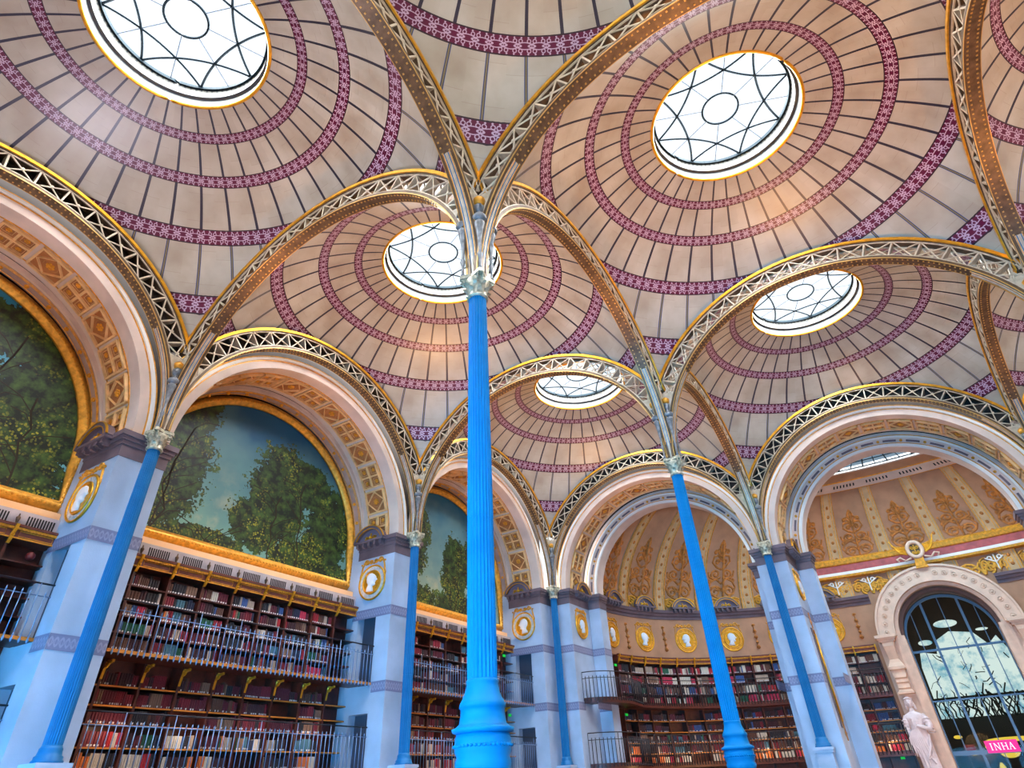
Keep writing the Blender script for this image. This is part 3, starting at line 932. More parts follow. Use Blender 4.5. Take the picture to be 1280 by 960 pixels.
# ================================================================ MASONRY ARCHES : mouldings, coffers
def rosette(b, a, z, d, r, T=None):
    b.disc(a, z, r * .42, d, d + r * .5, 8, r * .2)
    for k in range(6):
        g = PI / 3 * k; b.disc(a + r * .62 * cos(g), z + r * .62 * sin(g), r * .34, d, d + r * .3, 6, r * .15)
def masonry_arch(Tw, num, label, inner=False):
    b = MB(Tw); b.smooth = False
    b.m = 0; b.arc(0, ZC, RS, RF - .14, -.75, -.38, 0, PI, 56)
    b.arc(0, ZC, RS, RF, -2.15, -.75, 0, PI, 56)
    b.m = 1; b.arc(0, ZC, RF - .15, RF - .06, -.4, -.33, 0, PI, 56)
    b.m = 2; b.arc(0, ZC, RF - .06, RF - .01, -.4, -.35, 0, PI, 56); b.arc(0, ZC, RF - .2, RF - .17, -.4, -.365, 0, PI, 56)
    b.m = 2
    for d in (-.86, -1.86): b.arc(0, ZC, RS - .02, RS + .01, d - .015, d + .015, 0, PI, 56)
    # coffers on the soffit: cylindrical map x = angle*R , y = depth
    def CY(x, y, dd): # x arc length, y along depth, dd inwards
        t = x / RS; rr = RS - dd
        return Tw(rr * cos(t), ZC + rr * sin(t), y)
    b.T = lambda a, z, d: CY(a, z, d)
    n = 14; L = PI * RS / n; d0, d1 = -.9, -1.84
    dm = (d0 + d1) / 2; hd = abs(d1 - d0) / 2
    for k in range(n):
        x0 = L * k + .05; x1 = L * (k + 1) - .05; xm = (x0 + x1) / 2; hx = (x1 - x0) / 2
        b.m = 3
        for (p, q, r_, s_) in ((x0, x1, d1, d1 + .06), (x0, x1, d0 - .06, d0), (x0, x0 + .06, d1, d0), (x1 - .06, x1, d1, d0)):
            b.box(p, q, r_, s_, 0, .08)
        b.m = 4
        b.box(x0 + .05, x1 - .05, d1 + .05, d0 - .05, 0, .008)
        if k % 2 == 0:
            b.m = 3
            b.box(xm - .035, xm + .035, d1, d0, 0, .07); b.box(x0, x1, dm - .035, dm + .035, 0, .07)
            for sx in (-1, 1):
                for sy in (-1, 1):
                    b.m = 2; rosette(b, xm + sx * hx * .5, dm + sy * hd * .5, .01, .085)
                    b.m = 3
                    cx, cy = xm + sx * hx * .5, dm + sy * hd * .5
                    b.strip([(cx - .13, cy - .13, .01), (cx + .13, cy - .13, .01), (cx + .13, cy + .13, .01), (cx - .13, cy + .13, .01)], .02, .02, closed=True)
        else:
            b.m = 3
            b.strip([(xm - hx * .85, dm, .01), (xm, dm - hd * .85, .01), (xm + hx * .85, dm, .01), (xm, dm + hd * .85, .01)], .05, .07, closed=True)
            b.m = 2; rosette(b, xm, dm, .01, .13)
            b.m = 3; b.tube([(xm + .2 * cos(g * PI / 6), dm + .2 * sin(g * PI / 6), .012) for g in range(12)], .012, 4, closed=True)
        b.m = 2
        for q in range(8): b.box(x0 + .06 + q * (x1 - x0 - .12) / 8, x0 + .1 + q * (x1 - x0 - .12) / 8, d1 - .06, d1 - .02, 0, .02)
    o = structure(b, 'trim_%d' % num, ['cream', 'white', 'goldpaint', 'orange', 'cofferground'])
    return o
M['cofferground'] = mat('coffer_ground', (176, 112, 62), .65, var=.12, vscale=4)
num = 6
for vc in (-5, -15, -25): masonry_arch(LEFT(vc), num, ''); num += 1
for uc in (5, 15, 25): masonry_arch(FAR(uc), num, ''); num += 1
# inner order of the apse openings with gold bars
for uc in (5, 15, 25):
    b = MB(FAR(uc)); RJ = 3.84
    b.m = 0; b.arc(0, ZC, RJ, 4.56, -3.1, -2.42, 0, PI, 56)
    b.m = 1
    b.arc(0, ZC, 4.28, 4.36, -2.42, -2.36, 0, PI, 56); b.arc(0, ZC, RJ + .02, RJ + .14, -2.42, -2.35, 0, PI, 56)
    b.m = 2
    b.arc(0, ZC, 4.38, 4.41, -2.42, -2.385, 0, PI, 56); b.arc(0, ZC, RJ + .16, RJ + .19, -2.42, -2.385, 0, PI, 56)
    for k in range(15):
        a = PI * (k + .5) / 15
        b.m = 2
        b.disc(4.14 * cos(a - PI / 30), ZC + 4.14 * sin(a - PI / 30), .06, -2.42, -2.37, 8, .03)
        b.m = 3; b.arc(0, ZC, 4.10, 4.18, -2.42, -2.39, a - .06, a + .06, 4)
    structure(b, 'trim_%d' % num, ['cream', 'white', 'goldpaint', 'mauve']); num += 1

# ================================================================ MURALS
mural_specs = {
    -5: ('mural with dark trees at both sides and blue sky, farthest along the left wall',
         [(-2.3, 3.0, 1.5, 2.6), (2.9, 2.4, 1.6, 2.6), (-2.3, .3, 2.4, .9), (1.2, .2, 2.2, .9), (.9, 2.0, 1.1, 1.8), (-3.6, 1.5, 1.4, 2.4)], 5., (20, 104, 136), (150, 180, 165)),
    -15: ('mural of a broad dark tree against blue sky, middle of the left wall',
          [(-3.2, 2.2, 1.6, 2.5), (-1.6, .2, 1.9, .5), (-3.2, 4.3, 1.5, 1.2), (.9, 2.4, 1.5, 2.2), (2.0, 3.2, 1.3, 1.1), (3.2, 1.7, 1.2, 2.2), (.2, 1.2, 1.2, 1.1), (2.6, .4, 2.0, .9)], 2., (0, 84, 122), (120, 168, 160)),
    -25: ('mural of leafy boughs with yellow leaves, cut by the left edge',
          [(3.2, 2.6, 1.7, 3.0), (0, 2.4, 2.8, 1.9), (2., .5, 3.2, 1.3), (-3, 2, 2, 3), (2., 4.2, 1.7, 1.0)], 9., (40, 130, 165), (110, 175, 190))}
ZM = 9.25; RM = 4.42
FRW = .2
for vc, (lab, blobs, seed, st, sb) in mural_specs.items():
    T = LEFT(vc); t = thing('mural', lab, 'mural', (-2.8, vc, 8.15), group='murals along the left wall')
    outline = [(-RM, 8.15), (RM, 8.15)] + [(RM * cos(PI * k / 48), ZM + RM * sin(PI * k / 48)) for k in range(49)]
    b = MB(T)
    f = [b.P(a, z, -2.74) for a, z in outline]
    b.face(f, [(.5 + a / 10, (z - 8.15) / 6) for a, z in outline])
    b.m = 1; b.prism(outline, -2.80, -2.75)
    mm = mural_mat('painted_foliage_%d' % abs(vc), blobs, seed, st, sb)
    # painted trunks and boughs
    b.m = 2; rr = random.Random(int(seed))
    for cx, cy, rx, ry in blobs[:5]:
        x, z = cx, 8.2; path = [(x, z, -2.742)]; 
        for k in range(6):
            x += rr.uniform(-.18, .18); z += cy / 6.; path.append((x, z, -2.742))
        ok = [p for p in path if math.hypot(p[0], max(p[1] - ZM, 0)) < RM - .15]
        if len(ok) > 2:
            for w_, i0 in ((.06, 0), (.04, 2)):
                if len(ok) - i0 > 1: b.strip(ok[i0:], w_, .006)
            for q in range(5):
                p = ok[min(len(ok) - 1, 1 + q % (len(ok) - 1))]; dx = rr.choice((-1, 1)) * rr.uniform(.5, 1.1); 
                br = [p, (p[0] + dx * .4, p[1] + .35, p[2]), (p[0] + dx, p[1] + .55 + rr.uniform(-.2, .3), p[2])]
                br = [w for w in br if math.hypot(w[0], max(w[1] - ZM, 0)) < RM - .15]
                if len(br) > 1: b.strip(br, .035, .005)
    M.setdefault('bough', mat('painted_bark', (44, 34, 22), .7))
    b.build('canvas', [mm, 'wood', 'bough'], parent=t)
    b = MB(T); b.smooth = True
    path = [(-RM, 8.12, -2.70)] + [(RM, 8.12, -2.70)] + [(RM * cos(PI * k / 48), ZM + RM * sin(PI * k / 48), -2.70) for k in range(49)]
    b.sweep(path, [(-.16, -.02), (.16, -.02), (.16, .08), (.09, .1), (.06, .16), (-.06, .16), (-.09, .1), (-.16, .08)], closed=True)
    b.m = 1
    L_ = []
    for q in range(len(path)):
        p0_, p1_ = path[q], path[(q + 1) % len(path)]; dd_ = math.dist(p0_, p1_); n_ = max(1, int(dd_ / .12))
        for w_ in range(n_): L_.append(tuple(p0_[e] + (p1_[e] - p0_[e]) * w_ / n_ for e in range(3)))
    for x_, z_, d_ in L_: b.ball((x_, z_, -2.55), .04, 6)
    b.build('gilt_frame', ['goldframe', 'goldpaint'], parent=t)

    # reveal strip between coffers and frame, with rosettes
    b = MB(T)
    n = 48
    pr = [(4.60, -2.12), (4.50, -2.2), (4.50, -2.62), (4.56, -2.75)]
    rows = []
    for rr_, d in pr:
        rows.append([(rr_, 7.86, d)] + [(rr_ * cos(PI * k / n), ZM + .15 + rr_ * sin(PI * k / n), d) for k in range(n + 1)] + [(-rr_, 7.86, d)])
    b.sheet(rows)
    b.m = 1
    for rr_, d in ((4.49, -2.24), (4.49, -2.56), (4.49, -2.3)):
        b.tube([(rr_, 7.9, d)] + [(rr_ * cos(PI * k / n), ZM + .15 + rr_ * sin(PI * k / n), d) for k in range(n + 1)] + [(-rr_, 7.9, d)], .016, 4)
    for k in range(19):
        a = PI * (k + .5) / 19
        b.ball((4.48 * cos(a), ZM + .15 + 4.48 * sin(a), -2.42), .07, 8)
    b.m = 2
    b.arc(0, ZM + .15, 4.50, 4.66, -2.2, -2.12, 0, PI, 48)
    structure(b, 'trim_%d' % num, ['mauve2', 'goldpaint', 'cream']) if 'mauve2' in M else None
    if 'mauve2' not in M:
        M['mauve2'] = mat('mauve_plaster', (176, 150, 142), .6, var=.08)
        structure(b, 'trim_%d' % num, ['mauve2', 'goldpaint', 'cream'])
    num += 1
    # ledge below the mural : ledge, slotted grille panel
    b = MB(T); b.m = 0
    b.box(-4.44, 4.44, 7.62, 7.86, -2.9, -2.32); b.box(-4.44, 4.44, 7.86, 8.04, -2.9, -2.62)
    b.m = 1; b.box(-4.44, 4.44, 7.2, 7.62, -2.9, -2.1)
    b.m = 2
    for q in range(9):
        for k in range(10):
            x = -4.5 + q + .22 + k * .062
            if abs(x) < 4.3: b.box(x, x + .03, 7.27, 7.53, -2.1, -2.088)
    b.m = 3
    for q in range(8):
        b.lathe(-3.5 + q, -2.02, [(.03, 7.22), (.05, 7.26), (.02, 7.3), (.045, 7.38), (.05, 7.42), (.02, 7.46), (.012, 7.52)], 8)
    structure(b, 'trim_%d' % num, ['peach', 'grey', 'slot', 'bronze']) if 'peach' in M else None
    if 'peach' not in M:
        M['peach'] = mat('peach_ledge', (240, 196, 150), .5)
        structure(b, 'trim_%d' % num, ['peach', 'grey', 'slot', 'bronze'])
    num += 1

# ================================================================ BOOKCASES
BOOKCOL = [(120, 16, 34), (150, 24, 44), (92, 14, 34), (176, 30, 40), (60, 22, 30), (36, 40, 66), (44, 74, 128), (24, 86, 60), (128, 92, 72), (176, 150, 130), (206, 190, 170), (92, 52, 36), (190, 40, 70), (36, 28, 34), (62, 104, 120), (214, 110, 40)]
BOOKW = [4, 2, 6, 1, 7, 4, 2, 2, 5, 3, 3, 6, 1, 8, 2, 1]
CNAME = ['crimson', 'cherry red', 'dark wine red', 'bright red', 'brown-black', 'navy', 'blue', 'green', 'tan', 'beige', 'cream', 'brown', 'rose red', 'black', 'grey-blue', 'orange']
for i, c in enumerate(BOOKCOL): M['book%d' % i] = mat('book_cloth_%s' % CNAME[i].replace(' ', '_').replace('-', '_'), c, .55)
M['tab'] = mat('white_spine_label', (224, 212, 206), .6)
def book_mesh(b, a0, a1, z0, z1, d0, d1, mi, tabm, lean=0.0, tab=True):
    b.m = mi
    k = (a1 - a0) * .18
    poly = [(a0, d0), (a1, d0), (a1, d1 - k), (a1 - k, d1), (a0 + k, d1), (a0, d1 - k)]
    lo = [b.P(a, z0, d) for a, d in poly]; hi = [b.P(a + lean, z1, d) for a, d in poly]
    b.face(lo[::-1]); b.face(hi)
    for q in range(6): j = (q + 1) % 6; b.face((lo[q], lo[j], hi[j], hi[q]))
    if tab:
        b.m = tabm; zt = z0 + (z1 - z0) * .12
        l = lean * .12
        i = [b.P(a0 + k + l, zt - .018, d1 + .002), b.P(a1 - k + l, zt - .018, d1 + .002), b.P(a1 - k + l, zt + .022, d1 + .002), b.P(a0 + k + l, zt + .022, d1 + .002)]
        b.face(i)

def bookcase(T, units, uw, upper, lower, dfront, ztop, label, org, name='bookcase', bracket=True, gname=None):
    """units: list of unit centre positions along a ; shelves given by z of their tops"""
    t = thing(name, label, 'bookcase', org)
    db = dfront - .42
    a0, a1 = units[0] - uw / 2, units[-1] + uw / 2
    seg = max(2, int((a1 - a0) / .5))
    def run(b, z0, z1, d0, d1, x0=a0, x1=a1):
        rows = []
        for k in range(seg + 1):
            x = x0 + (x1 - x0) * k / seg
            rows.append([(x, z0, d0), (x, z1, d0), (x, z1, d1), (x, z0, d1)])
        ids = b.sheet(rows, close=True); b.face(ids[0]); b.face(ids[-1][::-1])
    b = MB(T); run(b, .2, ztop, db - .05, db); b.build('back_panel', 'wood', parent=t)
    for k in range(len(units) + 1):
        x = units[0] - uw / 2 + uw * k
        b = MB(T); b.box(x - .03, x + .03, .2, ztop, db, dfront + .01); b.build('upright', 'wood', parent=t)
    for z in upper + lower:
        b = MB(T); b.m = 0; run(b, z - .035, z, db, dfront - .012)
        b.m = 1 if z in lower else 2; run(b, z - .035, z, dfront - .012, dfront)
        b.build('shelf', ['wood', 'shelfedge', 'wood'], parent=t)
    # cornice with gilt frames and consoles
    b = MB(T); b.m = 0
    run(b, ztop, ztop + .26, db, dfront + .06); b.m = 1
    b.m = 0; run(b, ztop + .26, ztop + .32, db, dfront + .14); b.m = 1; run(b, ztop, ztop + .03, dfront + .06, dfront + .09); run(b, ztop + .2, ztop + .26, dfront + .06, dfront + .11)
    for x in units:
        b.m = 1
        b.strip([(x - uw * .36, ztop + .06, dfront + .06), (x + uw * .36, ztop + .06, dfront + .06), (x + uw * .36, ztop + .18, dfront + .06), (x - uw * .36, ztop + .18, dfront + .06)], .02, .015, closed=True)
        for q in range(12): b.box(x - uw * .44 + q * uw * .078, x - uw * .44 + q * uw * .078 + .03, ztop + .21, ztop + .25, dfront + .11, dfront + .125)
    cor = b.build('cornice', ['woodred', 'goldpaint'], parent=t)
    for k in range(len(units) + 1):
        x = units[0] - uw / 2 + uw * k
        b = MB(T); b.smooth = False
        pr = [(dfront + .05, ztop - .12), (dfront + .1, ztop - .05), (dfront + .13, ztop + .08), (dfront + .2, ztop + .2), (dfront + .22, ztop + .3)]
        rows = [[(x - .035, z, d), (x + .035, z, d), (x + .035, z, d - .05), (x - .035, z, d - .05)] for d, z in pr]
        ids = b.sheet(rows, close=True); b.face(ids[0]); b.face(ids[-1])
        b.ball((x, ztop + .05, dfront + .16), .04, 6)
        b.build('console', 'gold', parent=cor)
    return t
def cells(rowz, units, uw):
    for z in rowz:
        for x in units: yield z, x

LU = [-4 + k for k in range(9)]                # unit centres in a left-wall bay
LUP = [6.48, 6.11, 5.73, 5.33, 4.93]; LLO = [4.14, 3.72, 3.33, 2.86, 2.42]
bay_names = {-25: 'nearest', -15: 'middle', -5: 'farthest'}
DF = -2.05
stuff = MB(); stuffmats = ['book%d' % i for i in range(16)] + ['tab']
def fill_row(b, T, x0, x1, z, hmax, dfront, rr, wmin=.035, wmax=.075, prob_full=.93, tabp=.6, palette=None):
    b.T = T; x = x0; run_c = None; left = 0
    lim = x0 + (x1 - x0) * (1 if rr.random() < prob_full else rr.uniform(.35, .85))
    if rr.random() < .04: return
    hh = hmax * rr.uniform(.72, .92)
    while x < lim - wmin:
        if left <= 0:
            run_c = rr.choices(range(16), BOOKW)[0] if palette is None else rr.choice(palette)
            left = rr.choice((1, 1, 2, 3, 5, 8)); w = rr.uniform(wmin, wmax); hh = hmax * rr.uniform(.68, .93)
        w2 = min(w, x1 - x); h = hh * rr.uniform(.97, 1.)
        book_mesh(b, x + .002, x + w2 - .002, z, z + h, dfront - .24, dfront - .05 - rr.uniform(0, .02), run_c, 16, 0, rr.random() < tabp)
        x += w2; left -= 1
rr = random.Random(11)
mid_books = 0
for vc in (-25, -15, -5):
    T = LEFT(vc)
    bookcase(T, LU, 1.0, LUP, LLO, DF, 6.93,
             {-25: 'mahogany wall bookcase with gilt cornice, cut by the left edge, under the nearest mural',
              -15: 'mahogany wall bookcase full of books under the middle mural, two galleries high',
              -5: 'dark wall bookcase under the farthest mural, behind the front blue column'}[vc], (DF, vc, 0))
    for zi, z in enumerate(LUP + LLO):
        up = z in LUP
        hm = .33 if up else .37
        for xi, x in enumerate(LU):
            if xi == 8: continue
            if vc == -25 and xi > 6: continue
            if vc == -15 and up and zi < 3: continue       # built below as single books
            if vc == -25 and up and zi == 0: pass
            pal = None
            if not up and zi < 8: pal = [0, 0, 2, 2, 2, 4, 8, 11, 13]
            if z == LLO[-1]: pal = [15, 3, 10, 12, 13, 13, 10, 4]
            fill_row(stuff, T, x - .46, x + .46, z, hm, DF, rr, palette=pal)
# the three upper rows of the middle bookcase, book by book
units_word = ['first', 'second', 'third', 'fourth', 'fifth', 'sixth', 'seventh', 'eighth']
rows_word = ['top', 'second', 'third']
proto = {}
ordw = ['first', 'second', 'third', 'fourth', 'fifth', 'sixth', 'seventh', 'eighth', 'ninth', 'tenth', 'eleventh', 'twelfth', 'thirteenth']
T = LEFT(-15)
def get_book(ci, hi, wi):
    key = (ci, hi, wi)
    w = (.055, .068, .082)[wi]; h = (.25, .28, .305)[hi]
    if key not in proto:
        b = MB(Frame((0, 0, 0), (0, 1, 0), (1, 0, 0)))
        book_mesh(b, -w / 2 + .002, w / 2 - .002, 0, h, -.24, -.05, 0, 1, 0, True)
        o = b.build('book', ['book%d' % ci, 'tab'])
        proto[key] = o; o['_used'] = 0
    return proto[key], w
count = 0
for zi, z in enumerate(LUP[:3]):
    for xi in range(8):
        x = LU[xi] - .46; left = 0; nb = 0
        maxb = 12
        while x < LU[xi] + .40 and nb < maxb:
            if left <= 0: ci = rr.choices(range(16), BOOKW)[0]; hi = rr.randrange(3); left = rr.choice((1, 1, 2, 3, 4)); wi = rr.randrange(1, 3) if rr.random() < .85 else 0
            p, w = get_book(ci, hi, wi)
            if x + w > LU[xi] + .465: break
            loc = PM((DF - rr.uniform(0, .015), -15 + x + w / 2, z + .001))
            if not p['_used']: o = p; p['_used'] = 1
            else: o = p.copy(); COL.objects.link(o)
            o.location = loc
            nb += 1; count += 1
            o['label'] = '%s book %s from left, %s shelf, %s section of middle wall' % (CNAME[ci], ordw[nb - 1], rows_word[zi], units_word[xi])
            o['category'] = 'book'; o['group'] = 'books on the top shelves under the middle mural'
            x += w; left -= 1
print('individual books', count)

# hem bookcases, left and right of the window
HU = []
uw = 1.04
k = 0
s = -3.45 - uw / 2
while s > -18.4: HU.append(s); s -= uw
HU = HU[::-1]
HUP = [6.38, 5.90, 5.42, 4.95]; HLO = [4.22, 3.74, 3.28, 2.84, 2.4]
bookcase(HEM, HU, uw, HUP, HLO, 0.0, 6.86, 'curved mahogany bookcase lining the apse wall left of the big window', (5, 10.5, 0))
for z in HUP + HLO:
    for x in HU:
        pal = None
        if z in HLO and z > 3.5: pal = [0, 2, 4, 5, 6, 11, 13, 4, 13]
        if z == 2.4: pal = [15, 3, 10, 12, 15, 10]
        if z in HUP: pal = [10, 10, 9, 8, 0, 1, 2, 12, 13, 6, 7, 10, 3, 11, 9]  # paler book mix puts shelf light into the apse's upper rows
        fill_row(stuff, HEM, x - .47, x + .47, z, .41 if z in HUP else .38, 0.0, rr, .045, .09, palette=pal)
HU2 = [3.45 + uw / 2 + uw * k for k in range(6)]
bookcase(HEM, HU2, uw, HUP, HLO, 0.0, 6.86, 'curved bookcase of the apse beyond the right edge of the window', (21, 11.5, 0))
sb = stuff.build('book_rows', stuffmats)
tag(sb, 'countless cloth and leather bound books on the remaining shelves of every bookcase', 'books', kind='stuff')

# ================================================================ GALLERIES with railings
def gallery(T, a0, a1, zf, d_in, d_out, label, org, zt, step=.15, curved=False, col='rail', maxb=95, retd=None, brackets=None, floorcol='shelfedge', br=.011, th=.05):
    t = thing('gallery', label, 'balcony', org)
    seg = 40 if curved else 1
    b = MB(T)
    def run(z0, z1, x, y):
        rows = [[(a0 + (a1 - a0) * k / seg, z0, x), (a0 + (a1 - a0) * k / seg, z1, x), (a0 + (a1 - a0) * k / seg, z1, y), (a0 + (a1 - a0) * k / seg, z0, y)] for k in range(seg + 1)]
        ids = b.sheet(rows, close=True); b.face(ids[0]); b.face(ids[-1][::-1])
    b.m = 0; run(zf - th, zf, d_in, d_out - .03); b.m = 1; run(zf - th - .01, zf + .012, d_out - .03, d_out + .0)
    slab = b.build('floor_slab', ['wood', floorcol], parent=t)
    pts = [a0 + (a1 - a0) * k / max(seg, 2) for k in range(max(seg, 2) + 1)]
    for z, r, nm in ((zt, .02, 'top_rail'), (zt - .26, .013, 'middle_rail')):
        b = MB(T); b.smooth = True
        path = [(a, z, d_out) for a in pts]
        b.tube(path, r, 6); b.build(nm, 'raildark' if nm == 'top_rail' else col, parent=t)
    n = int((a1 - a0) / step)
    first = None; made = 0; rest = MB(T)
    def bal(b, x, tall):
        top = zt if tall else zt - .20
        b.smooth = True
        b.tube([(x, zf - .06, d_out + .035), (x, top, d_out + .035)] if False else [(x, zf - .06, d_out + .03), (x, top, d_out + .03)], br, 5)
        b.lathe(x, d_out + .03, [(.004, zf - .13), (.024, zf - .09), (.028, zf - .05), (.012, zf - .01), (.02, zf + .03), (.011, zf + .06)], 6)
        if not tall: b.lathe(x, d_out + .03, [(.012, top - .05), (.02, top - .02), (.003, top + .04)], 6)
    for k in range(n + 1):
        x = a0 + (a1 - a0) * k / n
        if made < maxb or not curved:
            b = MB(T); bal(b, x, k % 8 == 0); b.build('baluster', col, parent=t); made += 1
        else: bal(rest, x, k % 8 == 0)
    if rest.f: tag(rest.build('far_balusters', col, parent=t), kind='stuff')
    if brackets:
        for x in brackets:
            b = MB(T)
            dd = d_in
            path = [(dd + .02, zf - .42), (dd + .06, zf - .2), (dd + .2, zf - .1), (dd + .34, zf - .08)]
            rows = [[(x - .03, z, d), (x + .03, z, d), (x + .03, z - .06, d + .0), (x - .03, z - .06, d + .0)] for d, z in path]
            ids = b.sheet(rows, close=True); b.face(ids[0]); b.face(ids[-1])
            b.tube([(x, zf - .16 + .07 * sin(g), dd + .12 + .07 * cos(g)) for g in [q * PI / 5 for q in range(10)]], .022, 5, closed=True)
            b.build('bracket', 'gold', parent=slab)
    return t
for vc, nm in bay_names.items():
    T = LEFT(vc)
    br = [-4.5 + k for k in range(10)]
    gallery(T, -4.42, 4.42, 4.72, DF + .02, -1.02, {'nearest': 'iron-railed upper balcony cut by the left edge, before the nearest bookcase', 'middle': 'upper balcony with blue-grey balusters across the middle bookcase', 'farthest': 'upper balcony with dark balusters behind the front column'}[nm], (DF, vc, 4.7), 5.83, brackets=br, col='rail')
    gallery(T, -4.42, 4.42, 2.34, DF + .02, -1.02, {'nearest': 'lower balcony at the lower left corner, before the nearest bookcase', 'middle': 'lower railed balcony at the bottom edge before the middle bookcase', 'farthest': 'lower balcony behind the base of the front column'}[nm], (DF, vc, 2.3), 3.46, col='rail')
gallery(HEM, -18.6, -3.45, 4.9, 0.0, .95, 'curved upper balcony with dark balusters around the apse bookcase', (5, 10, 4.8), 5.95, step=.17, curved=True, col='raildark', floorcol='wood', maxb=88, br=.026, th=.2)
gallery(HEM, -18.6, -3.45, 2.42, 0.0, .95, 'curved lower balcony around the apse near the bottom edge', (5, 10, 2.4), 3.55, step=.17, curved=True, col='raildark', floorcol='wood', maxb=88, br=.026, th=.2)

def PATHF(pts):
    """frame running along a curved plan path"""
    n = len(pts); cr = []
    for i in range(n - 1):
        p0, p1, p2, p3 = [Vector(pts[min(max(i + k, 0), n - 1)]) for k in (-1, 0, 1, 2)]
        for q in range(8):
            t = q / 8; cr.append(.5 * ((2 * p1) + (p2 - p0) * t + (2 * p0 - 5 * p1 + 4 * p2 - p3) * t * t + (3 * p1 - p0 - 3 * p2 + p3) * t ** 3))
    cr.append(Vector(pts[-1])); L = [0.0]
    for i in range(1, len(cr)): L.append(L[-1] + (cr[i] - cr[i - 1]).length)
    def T(a, z, d):
        i = max(min(bisect.bisect_right(L, a) - 1, len(cr) - 2), 0); f = (a - L[i]) / (L[i + 1] - L[i])
        p = cr[i].lerp(cr[i + 1], min(max(f, 0), 1)); t = (cr[i + 1] - cr[i]).normalized()
        return Vector((p.x + t.y * d, p.y - t.x * d, z))
    return T, L[-1]
for zf_, zt_, lab_ in ((4.9, 5.95, 'small curved balcony end wrapping the corner pier, upper level'), (2.42, 3.55, 'small curved balcony end wrapping the corner pier, lower level')):
    TP, LP = PATHF([(.62, .9), (1.15, 1.0), (1.7, 1.5), (1.98, 2.5), (1.9, 3.7), (1.72, 4.75)])
    gallery(TP, 0, LP, zf_, -.75, 0.0, lab_, (1.4, 2, zf_), zt_, step=.16, curved=True, col='raildark', floorcol='wood', maxb=95, br=.018, th=.2)

# ================================================================ MEDALLIONS and pediments
def prof_head(flip=1, var=0):
    P_ = [(-.30, -.42), (.12, -.46), (.10, -.30), (.06, -.20), (.20, -.18), (.25, -.12), (.20, -.06), (.26, -.01), (.23, .03), (.36, .07), (.26, .18), (.25, .24), (.18, .36), (.04, .44), (-.12, .44), (-.26, .34), (-.32, .18), (-.30, .02), (-.22, -.08), (-.20, -.20), (-.30, -.34)]
    if var: P_ = [(x * (1.05 if y > .1 else 1.0) - (.05 if y > .3 else 0), y) for x, y in P_]
    return [(x * flip, y) for x, y in P_]
def medallion(T, a, z, r, label, org, flip=1, goldring=False, garl=True, squash=1.0, var=0):
    t = thing('medallion', label, 'medallion', org)
    T2 = T
    b = MB(T2); b.smooth = True
    b.tube([(a + r * cos(2 * PI * k / 36), z + r * sin(2 * PI * k / 36), .03) for k in range(36)], .035, 6, closed=True)
    b.tube([(a + r * .68 * cos(2 * PI * k / 36), z + r * .68 * sin(2 * PI * k / 36), .04) for k in range(36)], .03, 6, closed=True)
    b.build('gilt_rings', 'gold', parent=t)
    b = MB(T2); b.disc(a, z, r, 0, .025, 36)
    for k in range(24):
        g = 2 * PI * k / 24; b.disc(a + r * .84 * cos(g), z + r * .84 * sin(g), r * .045, .02, .04, 6)
    b.build('outer_ring', 'goldpaint' if goldring else 'portraitring', parent=t)
    b = MB(T2); b.disc(a, z, r * .66, 0, .035, 32); b.build('gilt_ground', 'gold', parent=t)
    b = MB(T2); ph = prof_head(flip, var); sc = r * 1.22
    L0 = [(a + x * sc, z + y * sc) for x, y in ph]
    cx, cy = a - .02 * flip, z
    rows = [[(x, y, .03) for x, y in L0], [(x, y, .06) for x, y in L0], [(cx + (x - cx) * .8, cy + (y - cy) * .85, .10) for x, y in L0], [(cx + (x - cx) * .4, cy + (y - cy) * .5, .125) for x, y in L0]]
    b.smooth = True; ids = b.sheet(rows, close=True); b.face(ids[-1]); b.face(ids[0][::-1])
    b.build('portrait_relief', 'portrait', parent=t)
    if garl:
        b = MB(T2)
        for sg in (-1, 1):
            ornament(b, [[(x * sg, y) for x, y in ln] for ln in ([(0, .2), (.25, .32), (.5, .22), (.7, .3), (.85, .1), (.92, -.2)], spiral(.55, .34, .16, 1.3, 0, 1), spiral(.2, .3, .13, 1.3, PI, -1), [(.9, -.2), (1.0, -.5), (.94, -.8)])], a, z + r * .95, r, r, 0.0, .05, .045)
            for q in range(5): b.ball((a + sg * r * (.2 + .18 * q), z + r * (1.18 + .08 * (q % 2)), .03), .045, 6)
        b.build('garland', 'goldpaint', parent=t)
    return t
M['portraitring'] = mat('pale_medallion_ring', (206, 200, 196), .5, var=.1, vscale=10)

